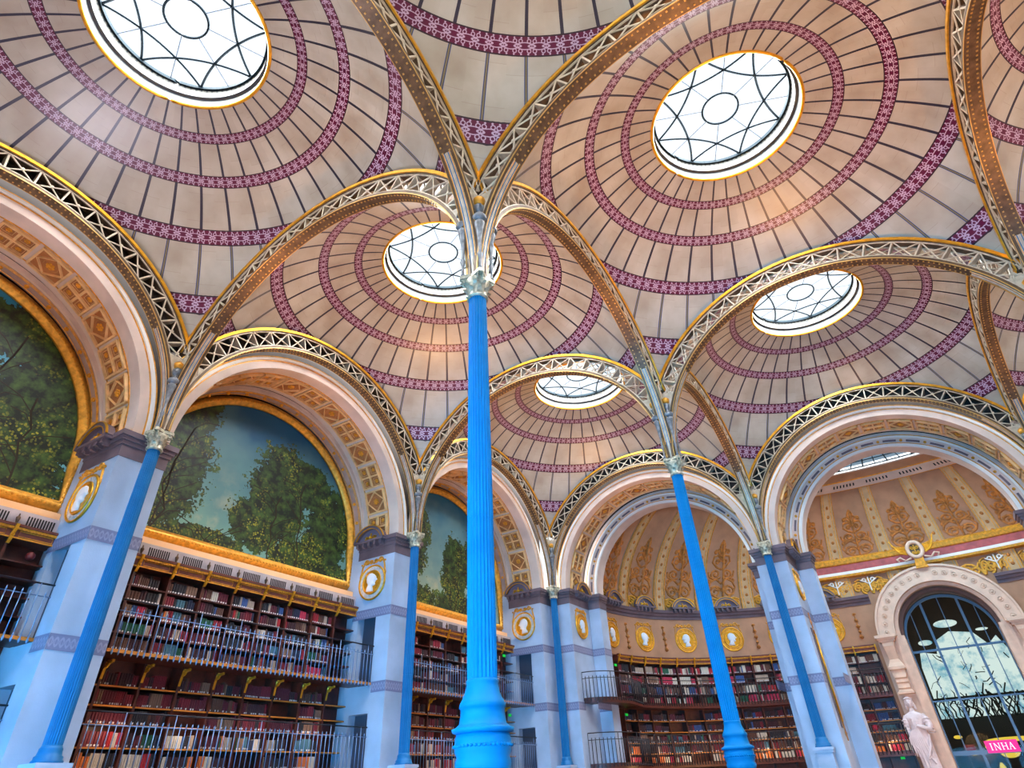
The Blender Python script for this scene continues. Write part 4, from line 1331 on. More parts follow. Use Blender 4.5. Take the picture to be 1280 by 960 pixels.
def pediment(T, a, z, w, label, org, dout=.0):
    t = thing('pediment', label, 'pediment', org)
    b = MB(T); b.smooth = False
    Rr = w / 2 * 1.06; ch = w / 2
    # segmental arch : centre below
    zc = z + .17 - (w / 2 * .35); Ra = math.hypot(w / 2, w / 2 * .35); a0 = math.asin(w / 2 * .35 / Ra)
    b.arc(a, zc, Ra - .05, Ra + .05, dout, dout + .24, a0, PI - a0, 16)
    b.box(a - w / 2 - .03, a + w / 2 + .03, z + .1, z + .17, dout, dout + .24)
    b.build('moulding', 'mauve', parent=t)
    b = MB(T); b.arc(a, zc, Ra + .05, Ra + .08, dout + .2, dout + .26, a0, PI - a0, 16); b.arc(a, zc, Ra - .07, Ra - .045, dout + .2, dout + .25, a0 + .1, PI - a0 - .1, 16)
    b.build('gilt_edge', 'gold', parent=t)
    b = MB(T)
    poly = [(a + (Ra - .05) * cos(a0 + (PI - 2 * a0) * k / 12), zc + (Ra - .05) * sin(a0 + (PI - 2 * a0) * k / 12)) for k in range(13)]
    b.prism(poly, dout, dout + .08); b.build('tympanum', 'tymp', parent=t)
    b = MB(T)
    ornament(b, [[(0, 0), (0, .3)], [(-.3, .02), (-.12, .12), (0, .02)], [(.3, .02), (.12, .12), (0, .02)], spiral(.18, .1, .08, 1, 0), spiral(-.18, .1, .08, 1, PI, -1)], a, z + .2, w / 1.4, w / 1.6, dout + .08, .045, .05)
    b.ball((a, z + .3, dout + .13), .06, 8); b.build('palmette', 'gold', parent=t)
    for k in range(5):
        x = a - w / 2 + .12 + (w - .24) * k / 4
        b = MB(T); b.box(x - .05, x + .05, z - .04, z + .1, dout, dout + .2); b.box(x - .035, x + .035, z - .08, z - .04, dout, dout + .14); b.build('dentil', 'mauve', parent=t)
    return t
M['tymp'] = mat('pediment_ground', (120, 104, 118), .6)

# on the left wall pier reveals facing the viewer
for c, nm in ((-20, 'nearest'), (-10, 'middle'), (0, 'corner')):
    TR = Frame((0, c - .6, 0), (1, 0, 0), (0, -1, 0))
    medallion(TR, -1.36, 8.02, .60, {'nearest': 'blue-lit oval portrait medallion on the nearest left pier', 'middle': 'portrait medallion on the pier between the middle and farthest murals', 'corner': 'portrait medallion on the corner pier beside the farthest mural'}[nm],
              (-1.36, c - .6, 8.0), flip=(-1 if nm == 'corner' else 1), var=(nm == 'middle'))
    pediment(TR, -1.45, 9.36, 1.35, {'nearest': 'small curved pediment above the medallion on the nearest left pier', 'middle': 'small curved pediment above the medallion between the murals', 'corner': 'small curved pediment on the corner pier, left wall side'}[nm], (-1.45, c - .6, 9.4), .1)
# on far wall pier reveals
TR = Frame((.6, 0, 0), (0, -1, 0), (1, 0, 0))
medallion(TR, -1.4, 8.02, .55, 'narrow-looking portrait medallion on the apse side of the corner pier', (.6, 1.4, 8), flip=1, goldring=True)
pediment(TR, -1.45, 9.36, 1.3, 'small curved pediment on the corner pier, apse side', (.6, 1.4, 9.4), .1)
TR = Frame((10.6, 0, 0), (0, 1, 0), (1, 0, 0))
medallion(TR, 1.35, 8.02, .5, 'very foreshortened medallion on the flank of the wide pier before the window', (10.6, 1.35, 8), flip=1, goldring=True)
pediment(TR, 1.4, 9.36, 1.2, 'curved pediment seen edge-on on the flank of the wide pier', (10.6, 1.4, 9.4), .1)
names_h = {-2: 'between wide pier and window arch', -3: 'just left of the wide pier', -4: 'right of the leaning blue column', -5: 'just left of the leaning blue column', -6: 'second from the left in the left apse opening', -7: 'half hidden at the left end of the apse', 2: 'right of the window arch'}
for k, w in names_h.items():
    s = RB * k; o = HEM(s, 8.05, 0)
    medallion(HEMF(s), 0, 8.08, .60, 'gilt portrait medallion of the apse, %s' % w, tuple(o), flip=(-1 if k % 2 else 1), goldring=True, var=k % 3 == 0)
    pediment(HEMF(s), 0, 9.55, 1.3, 'small curved pediment of the apse cornice, %s' % w, (o.x, o.y, 9.5), .3)
for k in (-2, -3, -4, -5, -6, -7):
    s = RB * (k + .5); o = HEM(s, 8.3, 0); T = HEMF(s)
    if k == -2: pass
    b = MB(T); 
    ornament(b, [spiral(0, .62, .1, 1, 0), [(0, .7), (0, -.6)], [(-.1, .3), (0, .2), (.1, .3)], [(-.1, .05), (0, -.05), (.1, .05)]], 0, 8.1, 1, 1, 0, .05, .04)
    for z, r in ((8.75, .06), (8.45, .085), (8.12, .1), (7.85, .08), (7.6, .11)): b.ball((0, z, .06), r, 8)
    oo = b.build('wall_pendant', 'relief2' if 'relief2' in M else 'relief', org=tuple(o))
    wh = {-2: 'between the wide pier and the window', -3: 'beside the wide pier', -4: 'second from the pier', -5: 'between the two medallions flanking the leaning column', -6: 'between second and third medallions from the left', -7: 'leftmost of the apse'}[k]
    tag(oo, 'gilt hanging garland drop on the apse wall, %s' % wh, 'garland')

# gilt reliefs between cornice and rose band beside the window
for s, w in ((-4.3, 'left of the cartouche, by the wide pier'), (-2.65, 'left shoulder of the window arch'), (3.3, 'right shoulder of the window arch'), (5.0, 'far right under the rose band')):
    o = CONCH(s, 9.8, 0); b = MB(CONCH)
    b.m = 0
    ornament(b, ac, s, 9.75, 1.0, 1.4, .04, .09, .07)
    b.m = 1
    ornament(b, [[(0, 0), (0, .6)], [(-.4, .5), (0, .3), (.4, .5)], spiral(.2, .45, .12, 1, 0), spiral(-.2, .45, .12, 1, PI, -1)], s, 9.8, 1, 1.2, .1, .07, .06)
    oo = b.build('acanthus_relief', ['goldpaint', 'white'], org=tuple(o)); tag(oo, 'gilt leaf relief under the rose band, %s' % w, 'relief')

# ================================================================ BIG WINDOW
WU = 15.08; TW = Frame((WU, 12.35, 0), (1, 0, 0), (0, -1, 0))     # d>0 towards the hall
t = thing('window', 'tall round-arched iron window with dark reflecting panes in the apse', 'window', (WU, 13.2, 0))
GD = -.95; GZ = 7.1; GR = 2.02
b = MB(TW)
poly = [(-GR, .3), (GR, .3)] + [(GR * cos(PI * k / 32), GZ + GR * sin(PI * k / 32)) for k in range(33)]
f = [b.P(a, z, GD) for a, z in poly]; b.face(f); b.build('glass_pane', 'winglass', parent=t)
b = MB(TW); b.smooth = False
b.arc(0, GZ, GR - .06, GR + .06, GD - .05, GD + .08, 0, PI, 32)
for sg in (-1, 1): b.box(sg * GR - .05, sg * GR + .05, .3, GZ, GD - .05, GD + .08)
b.build('outer_frame', 'ironframe', parent=t)
for x, w in ((-.82, .055), (.82, .055), (-1.42, .018), (0, .018), (1.42, .018)):
    b = MB(TW); b.box(x - w, x + w, .3, GZ + math.sqrt(GR ** 2 - x * x), GD - .03, GD + .07); b.build('mullion', 'ironframe', parent=t)
for z, w in ((6.62, .05), (4.38, .035), (2.2, .09)):
    b = MB(TW); b.box(-GR, GR, z - w, z + w, GD - .02, GD + .06); b.build('transom', 'ironframe', parent=t)
# what shows in and behind the glass : bright court window, lamps and the stacks beyond
def backroom():
    m = bpy.data.materials.new('sunlit_sky_beyond'); m.use_nodes = True; Ex.nt = m.node_tree; nt = m.node_tree
    b_ = nt.nodes['Principled BSDF']; b_.inputs['Base Color'].default_value = rgb(60, 70, 70)
    c = mixc(((noise(.8, 6, obj_co(), .7) - .33) * 6.).mx(0.).mn(1.), rgb(70, 170, 200), rgb(250, 255, 250))
    nt.links.new(c.k, b_.inputs['Emission Color']); b_.inputs['Emission Strength'].default_value = 1.5
    return m
M['beyond'] = backroom()
M['yellowlamp'] = mat('yellow_stack_lamps', (240, 200, 70), .5, emit=(250, 200, 60), estr=1.2)
M['branches'] = mat('bare_branches', (40, 52, 50), .8)
b = MB(TW)
# vestibule behind the window
b.m = 0
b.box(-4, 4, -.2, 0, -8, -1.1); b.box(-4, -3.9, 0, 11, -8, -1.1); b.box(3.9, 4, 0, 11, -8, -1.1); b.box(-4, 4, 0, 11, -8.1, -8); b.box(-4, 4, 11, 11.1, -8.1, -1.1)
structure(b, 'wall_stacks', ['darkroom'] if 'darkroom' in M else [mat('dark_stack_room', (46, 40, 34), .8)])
w2 = thing('daylit_window', 'bright far window of the stack room glimpsed through the dark glass', 'window', (WU, 18.5, 3))
b = MB(TW)
b.prism([(-2.15, 3.9), (2.35, 3.9), (2.3, 6.9), (2.0, 7.7), (1.5, 7.3), (1.0, 8.0), (-.1, 8.2), (-.9, 7.8), (-1.1, 7.1), (-1.9, 7.3), (-2.1, 6.5)], -6.6, -6.5); b.build('bright_glazing', 'beyond', parent=w2)
for x, z, rx, rz in ((-1.45, 7.75, .36, .14), (-.1, 8.62, .6, .2), (1.5, 8.1, .3, .07)):
    b = MB(TW); b.prism([(x + rx * cos(2 * PI * k / 16), z + rz * sin(2 * PI * k / 16)) for k in range(16)], -6.55, -6.45); b.build('oval_opening', 'beyond', parent=w2)
b = MB(TW); rb_ = random.Random(3)
for k in range(46):
    x = rb_.uniform(-2.1, 2.3); z = 3.8; path = [(x, z, -6.4)]
    for q in range(4): x += rb_.uniform(-.25, .25); z += rb_.uniform(.1, .45); path.append((x, z, -6.4))
    b.tube(path, rb_.uniform(.015, .05), 4)
for k in range(24):
    x, z = rb_.uniform(-2.1, 2.2), rb_.uniform(4.6, 7.4); path = [(x, z, -6.42)]
    for q in range(3): x += rb_.uniform(-.3, .3); z += rb_.uniform(-.3, .3); path.append((x, z, -6.42))
    b.tube(path, rb_.uniform(.01, .03), 4)
b.box(-2.2, 2.4, 4.75, 4.9, -6.45, -6.4)
b.build('bare_branches', 'branches', parent=w2)
for i, (x, z, w, h, wd) in enumerate(((.6, 2.72, 1.2, .10, 'long upper row'), (-.35, 2.45, .35, .13, 'small one left of centre'), (.25, 2.2, .45, .26, 'left of the two round glows'), (1.2, 2.25, .4, .24, 'right of the two round glows'), (-1.65, 2.95, .2, .08, 'high spot at left'), (-1.25, 2.2, .2, .07, 'low spot at left'), (1.9, 1.6, .25, .8, 'vertical glow low at right'), (1.3, 1.1, .25, .9, 'vertical glow low at centre'), (-.3, .9, .2, .9, 'vertical glow low at left'))):
    b = MB(TW); b.prism([(x + w * cos(2 * PI * k / 14) * (1 if abs(cos(2 * PI * k / 14)) < .9 else .95), z + h * sin(2 * PI * k / 14)) for k in range(14)], -4.2 - .02 * i, -4.1 - .02 * i)
    tag(b.build('stack_lamp', 'yellowlamp', org=(WU + x, 16.5, z)), 'yellow lamp glow behind the dark window, %s' % wd, 'lamp', 'lamps behind the window')
# sign
def serif_letters(T, a, z, d, h, name, m, parent):
    """INHA in roman capitals, cut as thin raised shapes"""
    b = MB(T); th = .005; w = h * .13; x = a
    def stem(x0, wd=None):
        wd = wd or w; b.box(x0 - wd / 2, x0 + wd / 2, z - h / 2, z + h / 2, d, d + th)
        for zz in (z - h / 2, z + h / 2 - h * .05): b.box(x0 - wd / 2 - h * .09, x0 + wd / 2 + h * .09, zz, zz + h * .05, d, d + th)
    def bar(p, q, wd):
        b.prism([(p[0] - wd / 2, p[1]), (p[0] + wd / 2, p[1]), (q[0] + wd / 2, q[1]), (q[0] - wd / 2, q[1])], d, d + th)
    stem(a - h * 1.55)
    stem(a - h * 1.02, w * .6); stem(a - h * .38, w * .6); bar((a - h * .38, z - h / 2), (a - h * 1.02, z + h / 2), w * 1.1)
    stem(a + h * .08); stem(a + h * .66); b.box(a + h * .08, a + h * .66, z - h * .03, z + h * .03, d, d + th)
    bar((a + h * 1.02, z - h / 2), (a + h * 1.32, z + h / 2), w * .6); bar((a + h * 1.62, z - h / 2), (a + h * 1.32, z + h / 2), w * 1.1)
    b.box(a + h * 1.14, a + h * 1.5, z - h * .14, z - h * .09, d, d + th)
    for xx in (1.02, 1.62): b.box(a + h * xx - h * .14, a + h * xx + h * .14, z - h / 2, z - h * .45, d, d + th)
    return b.build(name, m, parent=parent)
t = thing('sign', 'magenta sign with white serif letters INHA hanging inside the big window', 'sign', (WU + .02, 13.3, 2.3))
b = MB(TW); b.box(-.6, .66, 2.14, 2.62, GD + .08, GD + .12); b.build('panel', 'pink', parent=t)
serif_letters(TW, .03, 2.38, GD + .122, .27, 'lettering', 'letter', t)
b = MB(TW); b.box(-1.5, -1.05, 2.12, 2.55, GD - 1.2, GD - 1.15)
tag(b.build('poster', 'redposter' if 'redposter' in M else mat('dim_red_poster', (150, 16, 50), .6, emit=(150, 16, 50), estr=.25), org=(WU - 1.3, 14.4, 2.3)), 'dim red panel left of the magenta sign, behind the glass', 'poster')

# stone surround : archivolt, jambs, cartouche
t = thing('window_surround', 'cream stone archivolt with studded discs around the big window', 'archway', (WU, 12.3, 0))
AZ = 7.35
b = MB(TW); b.smooth = False
b.arc(0, AZ, 2.32, 3.12, -.15, .22, 0, PI, 48)
b.build('archivolt', 'surround', parent=t) if 'surround' in M else None
M['surround'] = mat('warm_cream_stone', (224, 186, 160), .6, var=.06); M['revealbrown'] = mat('brown_oak_reveal', (96, 60, 46), .6, var=.1)
if not [o for o in bpy.data.objects if o.name.startswith('archivolt')]: b.build('archivolt', 'surround', parent=t)
b = MB(TW)
b.arc(0, AZ, 3.06, 3.16, .2, .3, 0, PI, 48); b.arc(0, AZ, 2.32, 2.4, .2, .28, 0, PI, 48); b.build('arch_moulding', 'surround', parent=t)
b = MB(TW); b.arc(0, AZ, 2.16, 2.34, -.9, -.02, 0, PI, 48); b.m = 1; b.arc(0, AZ - .1, 2.02, 2.2, -1.0, -.3, 0, PI, 48)
b.build('inner_reveal', ['surround', 'revealbrown'], parent=t)
for k in range(21):
    a = PI * (k + .5) / 21
    if abs(a - PI / 2) < .08: continue
    b = MB(TW); b.smooth = True
    x, z = 2.73 * cos(a), AZ + 2.73 * sin(a)
    b.tube([(x + .11 * cos(g * PI / 6), z + .11 * sin(g * PI / 6), .24) for g in range(12)], .022, 5, closed=True); b.ball((x, z, .22), .07, 8)
    b.build('roundel', 'surround', parent=t)
for sg in (-1, 1):
    b = MB(TW); b.smooth = False
    b.box(*sorted((sg * 2.02, sg * 2.5)), 0, AZ, -1.0, .05); b.box(*sorted((sg * 2.5, sg * 3.3)), 0, AZ - .05, -.6, .0)
    b.box(*sorted((sg * 2.05, sg * 2.2)), 0, AZ, .05, .12); b.box(*sorted((sg * 2.38, sg * 2.48)), 0, AZ, .05, .1)
    b.build('jamb', 'surround', parent=t)
    b = MB(TW); c = sg * 2.85
    b.box(c - .48, c + .48, 7.28, 7.42, -.1, .62); b.box(c - .42, c + .42, 7.2, 7.28, -.1, .55); b.box(c - .36, c + .36, 7.1, 7.2, -.1, .5)
    b.build('capital_block', 'surround', parent=t)
    b = MB(TW); b.smooth = False
    rows = []
    for z, d, w in ((7.1, .45, .27), (6.9, .47, .25), (6.6, .36, .22), (6.3, .26, .21), (6.15, .3, .26), (6.0, .44, .33), (5.95, .5, .36), (5.82, .5, .36), (5.8, .4, .3), (5.6, .42, .3), (5.45, .44, .26), (5.4, .38, .26), (5.25, .4, .27), (5.2, .34, .25), (5.0, .36, .27), (4.95, .3, .26), (4.88, .36, .3), (4.82, .46, .36), (4.74, .46, .36)):
        rows.append([(c - w, z, -.1), (c - w, z, d), (c + w, z, d), (c + w, z, -.1)])
    ids = b.sheet(rows, close=True); b.face(ids[0]); b.face(ids[-1])
    b.build('console', 'surround', parent=t)
    b = MB(TW); b.box(c - .42, c + .42, .0, 1.1, -.1, .62); b.box(c - .48, c + .48, 1.0, 1.12, -.1, .68); b.build('plinth', 'surround', parent=t)
t = thing('cartouche', 'gilt winged oval cartouche on top of the window arch', 'cartouche', (WU, 12.2, 11))
b = MB(TW); b.smooth = True
cz = 11.3
b.tube([(.33 * cos(g * PI / 12), cz + .4 * sin(g * PI / 12), .42) for g in range(24)], .1, 8, closed=True); b.build('oval_ring', 'surround', parent=t)
b = MB(TW); b.disc(0, cz, .3, .25, .36, 20); b.build('ground', 'bronze', parent=t)
b = MB(TW); b.smooth = False
ornament(b, [[(0, -.25), (0, .25)], spiral(.12, .08, .1, 1.3, 0), spiral(-.12, .08, .1, 1.3, PI, -1), spiral(.1, -.14, .09, 1.2, PI), spiral(-.1, -.14, .09, 1.2, 0, -1)], 0, cz, 1, 1, .37, .05, .05); b.build('monogram', 'gold', parent=t)
for sg in (-1, 1):
    b = MB(TW)
    for q in range(6):
        x0_, z0_ = sg * (.42), cz - .2 + .08 * q
        b.tube([(x0_, z0_, .4), (x0_ + sg * (.25 + .05 * q), z0_ + .12, .44), (x0_ + sg * (.42 + .04 * q), z0_ + .34 + .02 * q, .42)], .045 - .004 * q, 6)
    b.build('wing', 'bronzegilt' if 'bronzegilt' in M else 'gold', parent=t)
    b = MB(TW); b.smooth = True
    b.tube([(sg * .3, cz - .4, .4), (sg * .6, cz - .5, .42), (sg * .8, cz - .3, .42), (sg * .98, cz - .36, .42), (sg * .9, cz - .5, .42)], .05, 6); b.build('ribbon', 'surround', parent=t)
b = MB(TW); b.prism([(-.28, 10.35), (.28, 10.35), (.2, 10.8), (-.2, 10.8)], .2, .42)
for q in range(4): b.box(-.2 + .12 * q, -.14 + .12 * q, 10.45, 10.85, .42, .46)
b.build('keystone', 'goldpaint', parent=t)

# ================================================================ CARYATID
def caryatid(ca, label, mirror=1):
    b = MB(TW); b.smooth = True
    T0 = TW
    def loft(secs, n=28, fold=0.0, fn=14):
        rows = []
        for (x, z, d, rx, rd, fl) in secs:
            row = []
            for k in range(n):
                g = 2 * PI * k / n
                f_ = 1 + fl * sin(g * fn + x * 8 + z * 1.4)
                row.append((ca + mirror * (x + rx * f_ * cos(g)), z, d + rd * f_ * sin(g)))
            rows.append(row)
        ids = b.sheet(rows, close=True); b.face(ids[0][::-1]); b.face(ids[-1])
    D = .38
    # long robe, hips, waist, chest, shoulders, neck
    loft([(.02, 1.12, D, .40, .30, .10), (.02, 1.3, D, .37, .28, .12), (.0, 1.8, D, .34, .27, .10), (-.02, 2.3, D, .34, .28, .08), (-.02, 2.7, D, .35, .28, .05), (-.0, 3.0, D, .33, .26, .03),
          (.0, 3.2, D, .29, .23, .02), (0, 3.38, D, .29, .23, .02), (0, 3.58, D, .33, .24, .015), (0, 3.72, D, .40, .22, .01), (0, 3.84, D, .38, .18, .0), (0, 3.92, D, .24, .15, 0), (.0, 3.97, D, .12, .11, 0), (.0, 4.12, D + .01, .095, .095, 0)], 56)
    # head with face and hair, inclined a little forward
    for sg in (-1, 1): b.ball((ca + sg * .13, 3.66, D + .15), .105, 12, (1, .95, .8))   # bust
    h0 = len(b.v)
    b.ball((ca, 4.33, D + .05), .165, 16, (.86, 1.32, 1.0))
    b.ball((ca, 4.21, D + .11), .085, 10, (.9, .9, .9))
    b.ball((ca, 4.31, D + .215), .026, 8, (.8, 2.0, 1.3))
    b.ball((ca, 4.235, D + .185), .03, 8, (1.4, .5, .8))
    for sg in (-1, 1):
        b.ball((ca + sg * .06, 4.385, D + .175), .03, 8, (1.4, .6, .8))
        b.ball((ca + sg * .075, 4.30, D + .15), .045, 8, (1, 1, .7))
        for q in range(6):      # waved hair framing the face
            b.ball((ca + sg * (.10 + .018 * min(q, 4)), 4.50 - .075 * q, D + .10 - .022 * q), .055, 8, (1.0, 1.0, 1.1))
            b.ball((ca + sg * (.12 + .02 * min(q, 4)), 4.47 - .075 * q, D + .02 - .02 * q), .06, 8)
    b.ball((ca, 4.42, D - .04), .2, 14, (.95, 1.0, 1.05))
    b.tube([(ca + .175 * cos(g * PI / 12), 4.50 + .03 * sin(g * PI / 12), D - .0 + .175 * sin(g * PI / 12)) for g in range(24)], .034, 6, closed=True)
    # right arm hanging, gathering the robe; left arm folded across the waist
    m = mirror
    def limb(pts, rads, n=12):
        rows = []
        pv = [Vector(p) for p in pts]
        for i, p in enumerate(pv):
            t_ = (pv[min(i + 1, len(pv) - 1)] - pv[max(i - 1, 0)]).normalized(); up = Vector((0, 0, 1)) if abs(t_.z) < .8 else Vector((1, 0, 0))
            sd = t_.cross(up).normalized(); up = sd.cross(t_)
            rows.append([tuple(p + (sd * cos(2 * PI * k / n) + up * sin(2 * PI * k / n)) * rads[i]) for k in range(n)])
        ids = b.sheet(rows, close=True); b.face(ids[0][::-1]); b.face(ids[-1])
    limb([(ca - m * .33, 3.82, D), (ca - m * .42, 3.6, D + .02), (ca - m * .45, 3.3, D + .04), (ca - m * .44, 3.0, D + .06), (ca - m * .42, 2.75, D + .12), (ca - m * .38, 2.55, D + .16)], [.10, .125, .115, .10, .085, .06])
    limb([(ca + m * .33, 3.82, D), (ca + m * .45, 3.6, D + .03), (ca + m * .52, 3.35, D + .08), (ca + m * .47, 3.22, D + .18), (ca + m * .3, 3.26, D + .28), (ca + m * .1, 3.34, D + .3), (ca - m * .0, 3.37, D + .3)], [.11, .15, .15, .125, .1, .075, .055])
    for q in range(4): limb([(ca - m * (.0 + .01 * q), 3.40 - .03 * q, D + .31), (ca - m * (.06), 3.40 - .035 * q, D + .33), (ca - m * (.11 + .004 * q), 3.385 - .035 * q, D + .31)], [.02, .018, .014], 8)
    limb([(ca + m * .02, 3.41, D + .33), (ca - m * .0, 3.45, D + .36), (ca - m * .04, 3.47, D + .35)], [.02, .018, .013], 8)
    for q in range(4): limb([(ca - m * (.38 - .015 * q), 2.56, D + .18 + .02 * q), (ca - m * (.36 - .015 * q), 2.5, D + .2 + .02 * q), (ca - m * (.33 - .015 * q), 2.45, D + .2 + .02 * q)], [.02, .018, .013], 8)
    # sleeve rings and mantle folds
    for q in range(5):
        z = 3.62 - .13 * q
        b.tube([(ca - m * .44 + .125 * cos(g * PI / 6), z + .03 * sin(g * PI / 6), D + .03 + .12 * sin(g * PI / 6)) for g in range(12)], .022, 5, closed=True)
        b.tube([(ca + m * (.46 + .012 * q) + .15 * cos(g * PI / 6), z + .04 * sin(g * PI / 6), D + .05 + .14 * sin(g * PI / 6)) for g in range(12)], .025, 5, closed=True)
    for q in range(9):
        x0_ = -.02 + .02 * q
        limb([(ca + m * (x0_ - .06 * q + .05), 3.28 - .01 * q, D + .24), (ca + m * (.08 - .07 * q), 2.9, D + .285 - .008 * q), (ca + m * (.16 - .085 * q), 2.4, D + .29 - .015 * q), (ca + m * (.2 - .09 * q), 1.95 + .03 * q, D + .28 - .02 * q)], [.02, .035, .04, .025], 8)
    for q in range(6):
        limb([(ca + m * (.3 - .05 * q), 2.05, D + .26), (ca + m * (.26 - .05 * q), 1.6, D + .28), (ca + m * (.28 - .08 * q), 1.15, D + .3)], [.03, .04, .045], 8)
    limb([(ca + m * .34, 3.0, D + .2), (ca + m * .25, 2.5, D + .3), (ca + m * .05, 2.15, D + .34), (ca - m * .02, 2.02, D + .34), (ca + m * .12, 2.08, D + .34), (ca + m * .22, 1.85, D + .32)], [.05, .06, .05, .04, .04, .03], 8)
    o = b.build('statue', 'statue', org=(WU + ca, 12.35 - D, 1.1))
    md = o.modifiers.new('fuse', 'REMESH'); md.mode = 'VOXEL'; md.voxel_size = .013; md.use_smooth_shade = True
    sm = o.modifiers.new('soften', 'SMOOTH'); sm.iterations = 1; sm.factor = .5
    tag(o, label, 'statue'); return o
caryatid(-2.92, 'white marble woman in long robe with folded arm, under the left console')
caryatid(2.92, 'white marble robed woman right of the window, beyond the frame edge', -1)

# ---- exit signs, door frame on the wide pier, call bulb
for (o, w, lab) in ((HEM(-18.3, 6.62, .04), HEMF(-18.3), 'small green exit light at the top left of the apse bookcase'), (HEM(-17.9, 4.45, .04), HEMF(-17.9), 'small green exit light under the apse balcony, far left'), (HEM(-4.0, 2.15, .1), HEMF(-4.0), 'small green exit light beside the statue, at the lower right')):
    z = o.z; b = MB(w); b.box(-.09, .09, z - .05, z + .05, .02, .06); tag(b.build('exit_light', 'green', org=tuple(o)), lab, 'exit light')
for (vc, a, z, lab) in ((-5, 3.9, 4.36, 'small green exit light under the farthest left balcony'), (-5, 3.6, 6.72, 'small green exit light at top right of the farthest bookcase')):
    b = MB(LEFT(vc)); b.box(a - .09, a + .09, z - .05, z + .05, -2.0, -1.96); tag(b.build('exit_light', 'green', org=(-2, vc + a, z)), lab, 'exit light')
t = thing('service_panel', 'tall narrow gilt-edged panel on the flank of the wide pier', 'panel', (10.62, 1.4, 3))
TR = Frame((10.6, 0, 0), (0, 1, 0), (1, 0, 0))
b = MB(TR); b.box(.95, 1.5, 3.0, 6.4, 0, .03); b.build('board', 'mauve', parent=t)
b = MB(TR); b.smooth = True; b.tube([(1.22, 3.2, .06), (1.22, 6.2, .06)], .035, 8); b.build('rod', 'gold', parent=t)
b = MB(TR); ornament(b, [spiral(0, .2, .12, 1.2, 0), [(0, 0), (0, .6)], spiral(0, -.1, .1, 1.2, PI)], 1.22, 6.4, 1, 1, .03, .05, .04); ornament(b, [spiral(0, .2, .12, 1.2, 0), [(0, 0), (0, .6)]], 1.22, 2.6, 1, 1, .03, .05, .04); b.build('finial', 'relief', parent=t)
b = MB(LEFT(-25)); b.smooth = True; b.ball((4.05, 6.62, -2.0), .1, 12); tag(b.build('wall_bell', mat('dull_red_bell', (112, 30, 30), .4), org=(-2, -20.95, 6.6)), 'round red bell at the top of the nearest bookcase end panel', 'bell')

# ================================================================ LIGHT
w = bpy.data.worlds.new('World'); scene.world = w; w.use_nodes = True
bg = w.node_tree.nodes['Background']; bg.inputs[0].default_value = (.86, .94, 1.0, 1); bg.inputs[1].default_value = 1.35
def area(name, loc, size, power, col, rot=(0, 0, 0), size_y=None, shape='SQUARE', spread=None):
    l = bpy.data.lights.new(name, 'AREA'); l.energy = power; l.color = col; l.size = size; l.shape = shape
    if size_y: l.shape = 'RECTANGLE'; l.size_y = size_y
    if spread: l.spread = spread
    o = bpy.data.objects.new(name, l); COL.objects.link(o); o.location = PM(loc); o.rotation_euler = rot; return o
# hazy sun and bright sky falling through the nine round skylights
sl = bpy.data.lights.new('hazy_sun', 'SUN'); sl.energy = 132; sl.angle = rad(165); sl.color = (.92, .98, 1.0)
so = bpy.data.objects.new('hazy_sun', sl); COL.objects.link(so); so.location = (15, -15, 40); so.rotation_euler = (rad(-8), rad(6), 0)
WARM = (1.0, .60, .33)
def lamp(loc, power, col, r=.35):
    l = bpy.data.lights.new('reading_lamp', 'POINT'); l.energy = power; l.color = col; l.shadow_soft_size = r
    o = bpy.data.objects.new('reading_lamp', l); COL.objects.link(o); o.location = PM(loc); return o
def uplight(loc, power, col, cone=95):
    l = bpy.data.lights.new('uplight', 'SPOT'); l.energy = power; l.color = col; l.shadow_soft_size = .5; l.spot_size = rad(cone); l.spot_blend = 1.0
    o = bpy.data.objects.new('uplight', l); COL.objects.link(o); o.location = PM(loc); o.rotation_euler = (PI, 0, 0); return o
# added warm spots, unseen, tinting the four farther domes and those to the right
for (u, v, p) in ((5, -5, 4600), (15, -5, 2300), (5, -15, 5200), (15, -15, 5600), (25, -5, 2300), (25, -15, 4600)):
    uplight((u, v, 1.0), p * 1.15, (1, .47, .16), 70)
uplight((5, -25, 1.0), 4600, (.84, .80, 1.0), 78); uplight((15, -25, 1.0), 3400, (.80, .93, 1.0), 84)  # added cool spots lifting the two nearest domes
# assumed cool light low behind the viewer, tinting the piers; no doors built
area('entrance_daylight', (12, -29.95, 1.7), 22, 3600, (.07, .50, 1.0), rot=(rad(90), 0, 0), size_y=3.2, spread=rad(115))
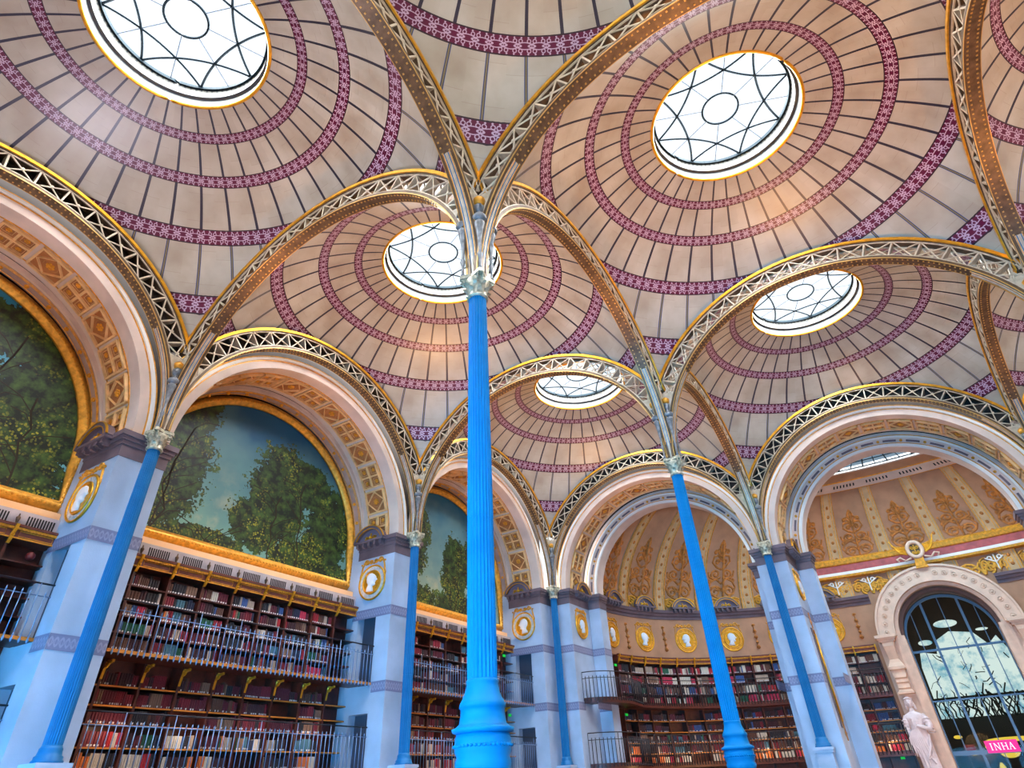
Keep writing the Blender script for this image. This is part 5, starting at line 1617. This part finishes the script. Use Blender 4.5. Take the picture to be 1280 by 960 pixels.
# assumed warm strip lamps, unseen, on the cornices washing the arches and murals
for vc in (-5, -15, -25):
    area('cornice_lamps', (-1.35, vc, 7.5), .25, 46, (1, .62, .26), rot=(rad(180), rad(-12), 0), size_y=8.0)
lamp((15, 7.0, 2.5), 340, (1, .56, .23), .7); lamp((6.5, 6.0, 2.5), 300, (1, .56, .22), .6); lamp((23.5, 6.0, 2.5), 200, (1, .62, .33), .6)  # added unseen lamps that warm and brighten the apse

# assumed little warm lamps over the lowest rows of books
def shelf_lamp(p):
    l = bpy.data.lights.new('shelf_lamp', 'POINT'); l.energy = 7; l.color = (1, .74, .45); l.shadow_soft_size = .04
    o = bpy.data.objects.new('shelf_lamp', l); COL.objects.link(o); o.location = PM(p)
for k in range(8): shelf_lamp(HEM(-4.2 - 1.9 * k, 2.78, .28))
for vc in (-15, -5):
    for k in range(4): shelf_lamp(LEFT(vc)(-3 + 2 * k, 3.22, -1.75))

# ================================================================ CAMERA
cam = bpy.data.cameras.new('camera'); co = bpy.data.objects.new('camera', cam); COL.objects.link(co); scene.camera = co
yaw, pitch, roll, fpx = -0.518559572, 0.606626689, -0.0517229, 734.4026
fw = Vector((sin(yaw) * cos(pitch), cos(yaw) * cos(pitch), sin(pitch)))
r = Vector((cos(yaw), -sin(yaw), 0)); up = r.cross(fw)
r2 = r * cos(roll) + up * sin(roll); u2 = -r * sin(roll) + up * cos(roll)
mt = Matrix((r2, u2, -fw)).transposed().to_4x4(); mt.translation = Vector((13.19701, -26.0893, 1.6)); co.matrix_world = mt
cam.sensor_width = 36; cam.lens = fpx / 1280 * 36; cam.clip_end = 200; cam.clip_start = .05
scene.view_settings.view_transform = 'Standard'; scene.view_settings.look = 'None'
scene.view_settings.exposure = 0.0; scene.view_settings.gamma = 1.0; scene.view_settings.use_curve_mapping = False
scene.cycles.max_bounces = 6; scene.cycles.diffuse_bounces = 4; scene.cycles.glossy_bounces = 2; scene.cycles.transparent_max_bounces = 6
scene.cycles.sample_clamp_indirect = 6
for o in bpy.data.objects:
    for k_ in ('_w', '_used'):
        if k_ in o: del o[k_]
print('objects', len(bpy.data.objects), 'verts', sum(len(m.vertices) for m in bpy.data.meshes))
